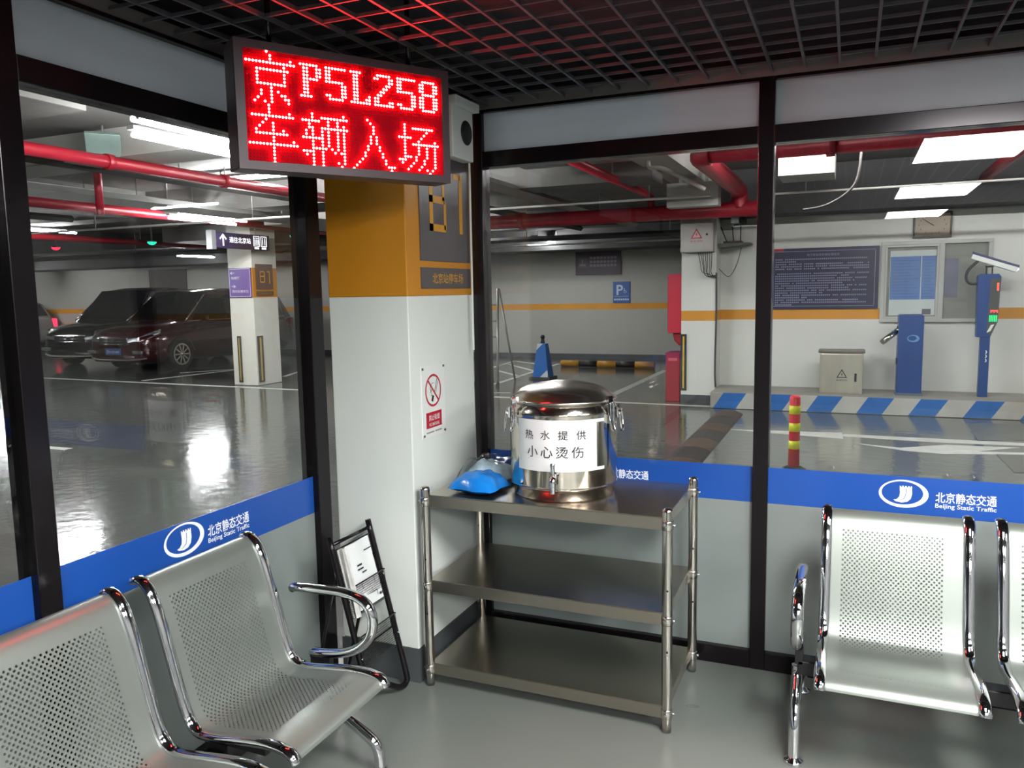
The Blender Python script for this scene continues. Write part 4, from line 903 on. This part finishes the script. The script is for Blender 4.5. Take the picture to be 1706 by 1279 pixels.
# pole leaning near the corner frame (barrier stanchion)
lp = onZ(829, 643, -.008); t = thing('ladder', 'grey folding ladder standing just behind the corner frame', 'ladder', (lp.x, lp.y, -.008))
lm = M('ladder_grey', (150, 148, 144), .4, .6)
for dx in (0, -.42):
    MB().tube([(lp.x+dx, lp.y, 0), (lp.x+dx*.75-.12, lp.y+.35, 1.6)], .022, 8).build('rail', lm, t, world=True)
    MB().lathe([(.03, -.008), (.03, .05), (.024, .06)], (lp.x+dx, lp.y, 0), 10).build('rubber_foot', black_plastic, t, world=True)
    MB().tube([(lp.x+dx, lp.y+.75, 0), (lp.x+dx*.75-.12, lp.y+.40, 1.6)], .018, 8).build('back_rail', lm, t, world=True)
for k in range(1, 6):
    q = k/6; MB().tube([(lp.x-.12*q, lp.y+.35*q, 1.6*q), (lp.x-.42*(1-q)-(.42*.75+.12)*q, lp.y+.35*q, 1.6*q)], .016, 8).build('rung', lm, t, world=True)
# dark service door on the far wall behind the cars
d0 = onY(250, 470, FY).x; d1 = onY(312, 470, FY).x
o = B(d0, d1, FY-.03, FY-.001, 0, 2.35).build('door_1', M('service_door', (62, 48, 50), .5, .2, .1), at=((d0+d1)/2, FY, 0)); tag(o, 'dark brown service door behind the parked cars', kind='structure')

# ================================================================== PILLAR FITTINGS
t = thing('direction_board', 'purple direction board with arrows on the pillar', 'sign', (-9.75, 10.92, 1.53))
purple = M('board_purple', (98, 74, 140), .45, 0, .05)
B(-9.985, -9.50, 10.90, 10.919, 1.53, 2.035).build('board', purple, t, world=True)
pw = M('board_print', (216, 206, 226), .5)
mb = MB(); yy = 10.8995
mb.box(-9.97, -9.515, yy, yy+.0005, 2.015, 2.022); mb.box(-9.97, -9.515, yy, yy+.0005, 1.545, 1.552); mb.box(-9.521, -9.515, yy, yy+.0005, 1.55, 2.02); mb.box(-9.97, -9.964, yy, yy+.0005, 1.55, 2.02); mb.build('border_line', pw, t, world=True)
mb = MB(); mb.text('←', .05, (-9.90, yy-.0005, 1.95), X, Z, 0, .10, .02); mb.build('arrow_mark', pw, t, world=True); mb = MB(); mb.text('→', .05, (-9.88, yy-.0005, 1.72), X, Z, 0, .10, .02); mb.build('arrow_mark', pw, t, world=True); mb = MB(); mb.text('电梯厅', .05, (-9.84, yy-.0005, 1.865), X, Z, 0, .18); mb.text('预约车辆车位', .05, (-9.74, yy-.0005, 1.635), X, Z, 0, .36); mb.build('lettering', pw, t, world=True)
t = thing('pillar_level_sign', 'dark B1 sign on the orange band of the pillar', 'sign', (-9.48, 11.2, 1.67)); brown = M('pillar_sign_brown', (82, 58, 48), .45, 0, .05)
B(-9.48, -9.465, 11.0, 11.43, 1.665, 2.10).build('panel', brown, t, world=True)
mb = MB(); xx = -9.4645
for (a, b_, c, d_) in ((11.09, 11.11, 1.78, 1.98), (11.09, 11.21, 1.78, 1.80), (11.09, 11.20, 1.88, 1.90), (11.09, 11.20, 1.96, 1.98), (11.20, 11.22, 1.79, 1.97), (11.33, 11.35, 1.76, 1.98), (11.28, 11.34, 1.96, 1.98)): mb.box(xx, xx+.001, a, b_, c, d_)
each(mb, 'letter_stroke', yellow_print, t, world=True)
t = thing('pillar_name_strip', 'small dark name strip below the B1 sign on the pillar', 'sign', (-9.48, 11.2, 1.555))
B(-9.48, -9.465, 11.0, 11.43, 1.555, 1.63).build('panel', brown, t, world=True); mb = MB(); mb.text('北京站停车场', .04, (-9.4642, 11.215, 1.592), Y, Z, 0, .33); mb.build('lettering', M('strip_print', (150, 110, 50), .5), t, world=True)
for (gx0, gx1, gy0, gy1, lb, ax) in ((-9.88, -9.80, 10.905, 10.919, 'black and yellow guard strip on the left face of the pillar', 0), (-9.478, -9.464, 10.95, 11.09, 'black and yellow guard strip on the right face of the pillar', 1)):
    t = thing('corner_guard', lb, 'corner guard', (gx0, gy0, .08), group='pillar guards'); B(gx0, gx1, gy0, gy1, .05, .86).build('rubber_strip', M('guard_brown', (60, 52, 36), .5), t, world=True)
    (B(gx0+.03, gx1-.03, gy0-.004, gy0, .08, .83) if ax == 0 else B(gx1, gx1+.004, gy0+.05, gy1-.05, .08, .83)).build('reflective_strip', M('guard_gold', (176, 150, 84), .4), t, world=True)
# hanging lit sign
HX = -9.3
t = thing('hanging_sign', 'lit hanging direction sign with white arrow above the pillar', 'sign', (HX, 10.55, 2.33))
B(HX-.10, HX, 9.92, 11.19, 2.325, 2.575).build('housing', M('sign_navy', (46, 36, 62), .4), t, world=True, bevel=.006); B(HX-.11, HX+.005, 9.83, 9.92, 2.30, 2.60).build('end_cap', alu, t, world=True)
lit_w = EM('sign_lit', (1, .94, 1), 1.1); mb = MB(); xx = HX+.002
mb.text('通往北京站', .095, (xx, 10.47, 2.465), Y, Z, 0, .50, .012); mb.build('lettering', lit_w, t, world=True)
mb = MB(); o = Vector((xx, 10.08, 2.455)); mb.obox(o-Z*.02, (Y*.016, Z*.075, X*.0005)); mb.obox(o+Y*-.032+Z*.05, ((Y*.7+Z*.7)*.055, (Y*.7-Z*.7)*.014, X*.0005)); mb.obox(o+Y*.032+Z*.05, ((Y*-.7+Z*.7)*.055, (Y*.7+Z*.7)*.014, X*.0005)); mb.build('arrow', lit_w, t, world=True)
for yc in (10.86, 11.04):
    mb = MB()
    mb.box(xx, xx+.001, yc-.075, yc+.075, 2.545, 2.555); mb.box(xx, xx+.001, yc-.075, yc+.075, 2.385, 2.395); mb.box(xx, xx+.001, yc-.075, yc-.064, 2.395, 2.545); mb.box(xx, xx+.001, yc+.064, yc+.075, 2.395, 2.545)
    for k in ((-.03, .03) if yc > 11 else (-.04, 0, .04)): mb.box(xx, xx+.001, yc+k-.009, yc+k+.009, 2.41, 2.50); mb.box(xx, xx+.001, yc+k-.009, yc+k+.009, 2.51, 2.528)
    mb.box(xx, xx+.001, yc-.055, yc+.055, 2.338, 2.372)
    mb.build('pictogram', lit_w, t, world=True)
mb = MB()
for yc in (10.2, 10.9): mb.tube([(HX-.05, yc, 2.57), (HX-.05, yc, 2.85)], .006, 6)
each(mb, 'hanger_rod', alu, t, world=True)
# bay indicator lamps
for (px, py, Yp, c, nm, lb) in ((253, 403, 12.0, (.02, .9, .42), 'green', 'green bay indicator lamp above the parked cars'), (491, 393, 12.0, (.02, .9, .42), 'green', 'green bay indicator lamp beside the corner frame'), (93, 412, 12.0, (1, .03, .08), 'red', 'red bay indicator lamp above the black car')):
    p = onY(px, py, Yp); t = thing('bay_indicator', lb, 'lamp', tuple(p), group='bay indicator lamps')
    mb = MB(); mb.lathe([(.002, -.06), (.05, -.05), (.085, -.015), (.085, .0), (.02, .005)], tuple(p), 16); mb.build('lens', EM('indicator_'+nm, c, 1. if nm == 'green' else 1.3), t, world=True)
    mb = MB(); mb.lathe([(.09, 0), (.09, .02), (.03, .03)], tuple(p), 16); mb.tube([p+Z*.02, Vector((p.x, p.y, 3.05))], .012, 8); mb.build('mount', alu, t, world=True)

# ================================================================== PIPES, TRAYS, TUBE LIGHTS
pipe = M('pipe_red', (158, 24, 42), .4, .1, .07, 3); galv = M('galvanised', (150, 150, 148), .45, .6, .1, 4); cond = M('conduit_white', (196, 194, 188), .5)
def run(name, pts, r, mat, label, cat='pipe', grp=None, flanges=(), n=14, hang=()):
    t = thing(name, label, cat, pts[0], group=grp); MB().tube(pts, r, n).build('run', mat, t, world=True)
    for q, ax in flanges: MB().tube([Vector(q)-Vector(ax)*.03, Vector(q)+Vector(ax)*.03], r*1.25, n).build('coupling', mat, t, world=True)
    for q in hang: MB().tube([Vector(q)+Z*r, Vector((q[0], q[1], 3.05))], .008, 6).build('hanger_rod', galv, t, world=True)
PZ = 2.51
net = thing('sprinkler_pipework', 'connected red sprinkler pipes behind the front glass and LED board', 'pipes', (-1.31, 10.3, PZ))
def leg(nm, pts, r, fl=(), hang=()):
    MB().tube(pts, r, 14).build(nm, pipe, net, world=True)
    for q, ax in fl: MB().tube([Vector(q)-ax*.035, Vector(q)+ax*.035], r*1.25, 14).build('coupling', pipe, net, world=True)
    for q in hang: MB().tube([Vector(q)+Z*r, Vector((q[0], q[1], 3.05))], .008, 6).build('hanger_rod', galv, net, world=True)
leg('main_pipe', smooth_path([(-6.03, 10.2, 2.74), (-6.03, 10.27, 2.66), (-6.0, 10.3, PZ+.05), (-5.9, 10.3, PZ)], 4)+[Vector((-1.06, 10.3, PZ))], .095, [((-4.2, 10.3, PZ), X), ], [(-5.2, 10.3, PZ), (-3.1, 10.3, PZ)])
leg('branch_pipe', smooth_path([(-1.2, 7.45, 2.745), (-1.28, 7.47, 2.745), (-1.31, 7.56, 2.74)], 4)+smooth_path([(-1.31, 10.1, 2.74), (-1.31, 10.25, 2.72), (-1.31, 10.3, 2.64), (-1.31, 10.3, PZ)], 4), .10, (), [(-1.31, 8.6, 2.74)])
leg('branch_pipe', [(-1.22, 7.45, 2.745), (6, 7.45, 2.745)], .085, [((-.2, 7.45, 2.745), X)], [(.6, 7.45, 2.745)])
leg('branch_pipe', [(-2.41, 6.2, 2.74), (-2.41, 10.25, 2.74), (-2.41, 10.3, 2.70), (-2.41, 10.3, PZ)], .045, (), [(-2.41, 8.5, 2.74)])
pa, pb = onZ(1700, 248, 2.74), onZ(1640, 303, 2.74)
leg('branch_pipe', [(pa.x, 7.45, 2.74), (pa.x, 10.6, 2.74)], .06)
leg('branch_pipe', [(-6.03, -4, 2.74), (-6.03, 10.22, 2.74)], .055, [((-6.03, 5.2, 2.74), Y), ((-6.03, 6.6, 2.74), Y)], [(-6.03, 6.0, 2.74)])
run('sprinkler_main', [(-9.05, -4, 2.72), (-9.05, 17, 2.72)], .065, pipe, 'red pipe running above the hanging sign', hang=[(-9.05, 7.4, 2.72), (-9.05, 9.2, 2.72)])
run('sprinkler_main', [(-13.2, 2, 2.66), (-13.2, 17, 2.66)], .055, pipe, 'red pipe above the parked cars', hang=[(-13.2, 9, 2.66), (-13.2, 12, 2.66)])
run('sprinkler_drop', [(-7.25, 6.1, 3.05), (-7.25, 6.1, 2.42)], .04, pipe, 'short red drop pipe near the left mullion')
run('cable_tray', [(-7.45, -3, 2.63), (-7.45, 17, 2.63)], .07, galv, 'grey cable tray between the two red pipes', 'cable tray', n=4, hang=[(-7.45, 7.2, 2.63), (-7.45, 9.6, 2.63)])
run('cable_tray', [(-3.6, 5.9, 2.70), (-3.6, 14.1, 2.70)], .07, galv, 'grey cable tray behind the left half of the front glass', 'cable tray', n=4, hang=[(-3.6, 7.0, 2.70), (-3.6, 8.8, 2.70)])
run('cable_tray', [(-4.6, 5.9, 2.675), (-4.6, 14.1, 2.675)], .05, conc_dk, 'dark cable tray next to the grey one', 'cable tray', n=4, hang=[(-4.6, 7.0, 2.675), (-4.6, 9.4, 2.675)])
run('conduit', [(-5.5, 9.3, 2.585), (-1.5, 9.3, 2.585)], .014, cond, 'thin pale conduit under the front beam', 'conduit', hang=[(-2.2, 9.3, 2.585), (-5.0, 9.3, 2.585)])
run('conduit', [(-.95, 9.5, 2.58), (2.4, 9.5, 2.58)], .012, cond, 'thin pale conduit right of the front mullion', 'conduit', hang=[(-.5, 9.5, 2.58), (2.0, 9.5, 2.58)])
run('conduit', smooth_path([(-1.95, 8.2, 2.86), (-1.93, 8.2, 2.78), (-1.8, 8.2, 2.76), (-1.6, 8.4, 2.66), (-1.45, 8.6, 2.58)], 6), .022, cond, 'curved white hose beside the thick red branch', 'conduit')
run('drooping_cable', smooth_path([(.05, 8.15, 3.05), (.03, 8.15, 2.6), (-.05, 8.15, 2.42), (-.25, 8.15, 2.30), (-.45, 8.15, 2.27)], 6), .012, wire, 'loose cable drooping from the ceiling behind the right bay', 'cable', n=6)
for (x0, x1, y0, y1, z0, z1, mt, lb) in [(-2.05, -1.45, 9.55, 9.75, 2.50, 2.78, conc_lt, 'pale square junction panel behind the red main'), (-.72, -.19, 8.6, 9.2, onY(1330, 291, 8.6).z, onY(1330, 249, 8.6).z, conc_lt, 'pale ventilation duct end at the top of the right bay'), (-3.3, -1.9, 6.3, 8.2, 2.86, 3.0, galv, 'flat grey ventilation duct above the slim red pipe'),
    (-12.4, -10.8, 11.8, 16.8, 2.62, 2.9, galv, 'grey ventilation duct above the pillar'), (-5.75, -4.75, 3.0, 3.95, 2.80, 3.0, conc, 'pale duct end at the top of the left bay'), (-8.9, -7.6, 10.6, 13.4, 2.7, 2.85, conc_lt, 'white flat duct above the hanging sign')]:
    t = thing('ventilation_duct', lb, 'duct', ((x0+x1)/2, (y0+y1)/2, z0)); B(x0, x1, y0, y1, z0, z1).build('duct_body', mt, t, world=True, bevel=.004)
    for k in (.25, .75):
        for yy in (y0+.05, y1-.05): B(x0+(x1-x0)*k-.01, x0+(x1-x0)*k+.01, yy-.01, yy+.01, z1, 3.05).build('hanger_rod', galv, t, world=True)
for i, (x, z, r, mt, nm, lb) in enumerate([(-4.69, 2.86, .04, conc_dk, 'cable_tray', 'dark tray just above the near red pipe'), (-6.75, 2.80, .04, conc_dk, 'cable_tray', 'dark tray left of the near red pipe'), (-8.15, 2.80, .014, cond, 'conduit', 'thin pale conduit beside the lower red pipe'), (-10.75, 2.74, .05, conc_dk, 'cable_tray', 'dark tray above the pillar'), (-11.5, 2.80, .02, galv, 'conduit', 'thin grey conduit left of the pillar'), (-14.2, 2.78, .05, galv, 'cable_tray', 'grey tray over the maroon van')]):
    run(nm, [(x, -3, z), (x, 8.55 if z > 2.7 else 14, z)], r, mt, lb, nm.replace('_', ' '), n=4 if r > .03 else 8, hang=[(x, 4.6, z), (x, 7.4, z)])
for (y, x0, x1, z, r, mt, nm, lb) in [(7.9, -12.8, -6.2, 2.49, .014, cond, 'conduit', 'pale conduit crossing below the red pipes'), (12.4, -18, -9.6, 2.45, .05, conc_dk, 'cable_tray', 'dark tray hanging in front of the parked cars'), (13.8, -8.8, -2.3, 2.5, .05, conc_dk, 'cable_tray', 'dark tray hanging before the purple notice'), (15.4, -8.8, -2.3, 2.48, .02, cond, 'conduit', 'pale conduit above the purple notice')]:
    run(nm, [(x0, y, z), (x1, y, z)], r, mt, lb, nm.replace('_', ' '), n=4 if r > .03 else 8, hang=[(x0+.8, y, z), ((x0+x1)/2, y, z), (x1-.6, y, z)])
fp = onZ(172, 240, 2.89); t = thing('flood_panel', 'pale square lamp panel hung beside the near red pipe', 'lamp panel', tuple(fp))
mb = MB(); fn = Vector((.55, -.5, -.66)).normalized(); fu = fn.cross(Z).normalized(); fv = fu.cross(fn); mb.obox(fp, (fu*.14, fv*.11, fn*.02)); mb.build('panel', M('panel_pale', (120, 140, 134), .4), t, world=True, bevel=.005)
MB().tube([fp, Vector((fp.x, fp.y, 3.05))], .012, 8).build('bracket', galv, t, world=True)
tube_m = EM('tube_light', (1, .985, 1), TUBE_LIGHT); hood_m = M('fixture_hood', (96, 96, 96), .5, .2, .05)
def fixture(x, y, z, L, label, twin=False, along='Y', gap=.0):
    t = thing('tube_light', label, 'light', (x, y, z), group='garage tube lights'); ax = Y if along == 'Y' else X; sd = X if along == 'Y' else Y; c = Vector((x, y, z))
    mb = MB(); mb.obox(c+Z*.045, (ax*(L/2+.02), sd*.032, Z*.014)); mb.build('batten', hood_m, t, world=True)
    offs = (-gap/2, gap/2) if twin else (0,)
    for q in offs:
        MB().tube([c+sd*q-ax*L/2, c+sd*q+ax*L/2], .018, 10).build('tube', tube_m, t, world=True)
    for q in (-L/2+.02, L/2-.02):
        MB().obox(c+ax*q+Z*.02, (ax*.012, sd*max(.02, gap/2+.02), Z*.022)).build('end_holder', hood_m, t, world=True)
    for q in (-L*.3, L*.3): MB().tube([c+ax*q+Z*.06, Vector(((c+ax*q).x, (c+ax*q).y, 3.05))], .006, 6).build('hanger_rod', galv, t, world=True)
fixture(-4.12, 4.5, 2.65, 1.5, 'tube light left of the LED board, upper of the close pair'); fixture(-4.51, 4.85, 2.65, 1.5, 'tube light left of the LED board, lower of the close pair')
fixture(-8.75, 9.12, 2.65, 1.3, 'tube light just above the hanging sign'); fixture(-8.35, 8.9, 2.66, 1.3, 'thinner tube light beside the one above the hanging sign')
fixture(-11.95, 9.0, 2.65, 1.1, 'tube light beside the left mullion'); fixture(-22.6, 15.2, 2.2, 1.3, 'far tube light above the black car'); fixture(-15.0, 15.3, 2.55, 1.2, 'far tube light left of the pillar top'); fixture(-6.0, 15.9, 2.62, 1.3, 'tube light before the far wall above the cone')
for x, y, lb in [(-.3, 8.0, 'over the kerb and bollard'), (1.6, 8.0, 'over the lane before the booth window'), (3.6, 8.0, 'over the lane beyond the right bench'), (-6.6, 7.6, 'beyond the LED board'), (-3.0, 6.1, 'over the lane behind the urn'), (5.5, 9.4, 'over the right end of the kerb'), (-4.6, 7.3, 'before the blue cone'), (-7.0, 13.5, 'between the cone and the pillar'), (-12.5, 6.6, 'over the driveway before the cars'), (-19.0, 10.5, 'before the black car'), (-12.0, 14.4, 'behind the pillar'), (-19.5, 6.0, 'far along the left driveway'), (-5.2, 1.0, 'outside the left glass wall behind the bench')]:  # extra tubes added out of view to brighten the garage
    fixture(x, y, 2.93, 1.3, 'added fill tube light kept out of view under the soffit '+lb, along='X')
# ================================================================== CARS
tyre = M('tyre_rubber', (26, 26, 27), .7); cglass = M('car_glass', (20, 20, 24), .06, 0, .05, spec=.8); headl = M('headlamp_glass', (190, 195, 200), .12, .8, .3, 30); rim_m = M('alloy_rim', (214, 210, 204), .25, .9, .05)
def loft(mb, secs, m=0, caps=True):
    K = len(secs[0]); vs = [v for s_ in secs for v in s_]; fs = []
    for i in range(len(secs)-1):
        for k in range(K): q = (k+1) % K; fs.append((i*K+k, i*K+q, (i+1)*K+q, (i+1)*K+k))
    if caps: fs.append(tuple(range(K))[::-1]); fs.append(tuple((len(secs)-1)*K+k for k in range(K)))
    mb.add(vs, fs, m, True)
def car(root, paint, H=1.72, W=.92, L=4.8, plate=None, hood=1.0, ws=1.15, rear=False):
    """local axes: nose at y=0 pointing to -Y, x across, z up"""
    secs = []
    for (y, w_, zb, zs, zt) in [(0, .60, .30, .60, .68), (.05, .74, .22, .64, .78), (.25, .86, .19, .70, .90), (.6, .91, .18, .76, .97), (ws, .92, .18, .82, hood+.04), (1.6, .92, .18, .84, hood+.05), (3.4, .92, .18, .86, hood+.06), (L-.4, .90, .20, .86, hood+.06), (L-.05, .82, .30, .80, hood+.02), (L, .72, .40, .74, hood-.05)]:
        w_ = w_*W/.92; s_ = []
        for a, b_ in ((-.86, zb), (-1., zb+.12), (-1.0, zs), (-.97, zs+.05), (-.88, zt-.02), (-.5, zt+.012), (0, zt+.02), (.5, zt+.012), (.88, zt-.02), (.97, zs+.05), (1., zs), (1., zb+.12), (.86, zb)): s_.append((a*w_, y, b_))
        secs.append(s_)
    mb = MB(); loft(mb, secs); b_o = mb.build('body', paint, root)
    z0 = hood+.0; secs = []
    for (y, zt, wt) in [(ws-.05, z0+.05, .80), (ws+.35, z0+.36, .75), (ws+.72, H-.07, .69), (ws+1.05, H, .67), (L*.62, H+.015, .67), (L-.75, H-.03, .66), (L-.32, H-.16, .64), (L-.12, z0+.06, .74)]:
        wb = .86*W/.92; wt *= W/.92
        secs.append([(-wb, y, z0), (-wb+(wb-wt)*.85, y, zt-.06 if zt-.06 > z0 else z0+.01), (-wt*.9, y, zt-.01), (-wt*.4, y, zt+.01), (wt*.4, y, zt+.01), (wt*.9, y, zt-.01), (wb-(wb-wt)*.85, y, zt-.06 if zt-.06 > z0 else z0+.01), (wb, y, z0)])
    mb = MB(); loft(mb, secs); mb.build('cabin', paint, root)
    # windows laid just outside the cabin skin
    def side(s, y, f_):      # point on the cabin side at height fraction f_
        wb = .86*W/.92; wt = .68*W/.92; return (s*(wb+(wt-wb)*f_*.92+.012), y, z0+.03+(H-.14-z0)*f_)
    for s in (-1, 1):
        for (ya, yb, yc, yd) in ((ws+.22, ws+1.28, ws+1.28, ws+.80), (ws+1.36, ws+2.25, ws+2.25, ws+1.36), (ws+2.33, L-.42, L-.62, ws+2.33)):
            MB().add([side(s, ya, .08), side(s, yb, .08), side(s, yc, .92), side(s, yd, .92)], [(0, 1, 2, 3)]).build('side_window', cglass, root)
        MB().tube([side(s, ws-.02, .02), side(s, ws+.30, .42), side(s, ws+.74, .97)], .02, 6).build('pillar_trim', chrome, root)
        MB().tube([side(s, ws+.05, .02), side(s, L-.4, .02)], .009, 6).build('belt_trim', chrome, root)
        mb = MB(); mb.obox((s*(W+.08), ws+.42, z0+.10), (X*.09, Y*.05, Z*.065)); mb.build('mirror', paint, root, bevel=.03)
    wb = .80*W/.92
    mb = MB(); mb.grid([[(-wb*.98, ws-.0, z0+.075), (0, ws-.07, z0+.085), (wb*.98, ws-.0, z0+.075)], [(-wb*.93, ws+.33, z0+.375), (0, ws+.29, z0+.39), (wb*.93, ws+.33, z0+.375)], [(-wb*.84, ws+.70, H-.055), (0, ws+.68, H-.04), (wb*.84, ws+.70, H-.055)]]); mb.build('windscreen', cglass, root)
    mb = MB(); mb.add([(-.62, L-.10, z0+.08), (.62, L-.10, z0+.08), (.54, L-.30, H-.19), (-.54, L-.30, H-.19)], [(0, 1, 2, 3)]); mb.build('rear_window', cglass, root)
    for s in (-1, 1):
        mb = MB(); mb.add([(s*.40, -.005, .70), (s*.66, .03, .74), (s*.86, .26, .86), (s*.90, .42, .90), (s*.905, .40, .82), (s*.85, .18, .72), (s*.66, .01, .66), (s*.42, -.02, .64)], [(0, 1, 2, 3, 4, 5, 6, 7)]); mb.build('headlamp', headl, root)
        mb = MB(); mb.obox((s*.66, .0, .43), (X*.12, Y*.03, Z*.035)); mb.build('fog_lamp', headl, root, bevel=.01)
        mb = MB(); mb.obox((s*.78, L-.05, .86), (X*.07, Y*.05, Z*.13)); mb.build('tail_lamp', EM('tail_red', (1, .03, .08), 1.3) if rear else M('tail_lens', (120, 16, 24), .2), root, bevel=.02)
    for zz in (.60, .66, .72): MB().tube(smooth_path([(-.42, .0, zz+.01), (-.2, -.035, zz), (0, -.045, zz-.005), (.2, -.035, zz), (.42, .0, zz+.01)], 4), .011, 6).build('grille_bar', chrome, root)
    mb = MB(); mb.obox((0, -.012, .655), (X*.40, Y*.02, Z*.075)); mb.build('grille', black_plastic, root, bevel=.01)
    mb = MB(); mb.obox((0, -.05, .67), (X*.05, Y*.006, Z*.035)); mb.build('badge', chrome, root, bevel=.008)
    MB().tube(smooth_path([(-.80, .10, .30), (-.5, -.015, .27), (0, -.04, .265), (.5, -.015, .27), (.80, .10, .30)], 4), .016, 6).build('bumper_trim', M('trim_grey', (150, 146, 146), .3, .6), root)
    if plate:
        mb = MB(); mb.obox((0, -.038, .44), (X*.22, Y*.008, Z*.07)); p_ = mb.build('number_plate', M('plate_blue', (58, 78, 128), .4), root)
        mb = MB(); mb.text(plate, .075, (0, -.0475, .44), X, Z, 0, .37, .01); g = mb.build('plate_lettering', M('plate_print', (170, 178, 200), .5), None); g.parent = p_
    for s in (-1, 1):
        for yy in (.93, L-.98):
            R_ = .34
            mb = MB(); mb.lathe([(.23, -.10), (R_-.02, -.11), (R_, -.08), (R_, .08), (R_-.02, .11), (.23, .10)], (s*(W-.105), yy, R_-.008), 28, axis='X'); wh = mb.build('tyre', tyre, root)
            c = Vector((s*(W+.004), yy, R_-.008)); mb = MB()
            mb.ring(c, Y, Z, X*s, .205, .238, 0, 28); mb.lathe([(.04, -.01), (.04, .008), (.002, .014)], tuple(c-X*.0), 14, axis='X')
            for k in range(10):
                a = 2*math.pi*k/10; d = Y*math.cos(a)+Z*math.sin(a); e = Y*-math.sin(a)+Z*math.cos(a); mb.obox(c+d*.125, (d*.09, e*.014, X*.004))
            g = mb.build('rim', rim_m, None); g.parent = wh
            mb = MB(); mb.lathe([(.23, 0), (.002, .002)], tuple(c-X*s*.04), 20, axis='X'); g = mb.build('brake_shadow', black_plastic, None); g.parent = wh
            mb = MB(); mb.ring(Vector((s*(W+.002), yy, R_-.008)), Y, Z, X, R_+.005, R_+.05, 0, 28, a0=.15, a1=math.pi-.15); mb.build('wheel_arch', black_plastic, root)
maroon = M('paint_maroon', (66, 24, 30), .18, .3, .05, coat=1.); black_p = M('paint_black', (30, 27, 30), .16, .3, .05, coat=1.); silver = M('paint_silver', (150, 150, 150), .25, .5, .03, coat=.6)
t = thing('parked_van', 'dark maroon people carrier with blue plate parked beside the pillar', 'car', (-14.33, 12.15, -.008)); car(t, maroon, 1.74, .93, 4.85, '京N·E0HM8')
t = thing('parked_car', 'black off-road car parked left of the maroon people carrier', 'car', (-16.38, 12.72, -.008), math.radians(9)); car(t, black_p, 1.80, .90, 4.5)
t = thing('parked_car', 'silver car with lit red tail lamp beside the left mullion', 'car', (-27.0, 16.25, -.008), math.radians(-90)); car(t, silver, 1.62, .9, 4.5, rear=True)
#@@NEXT
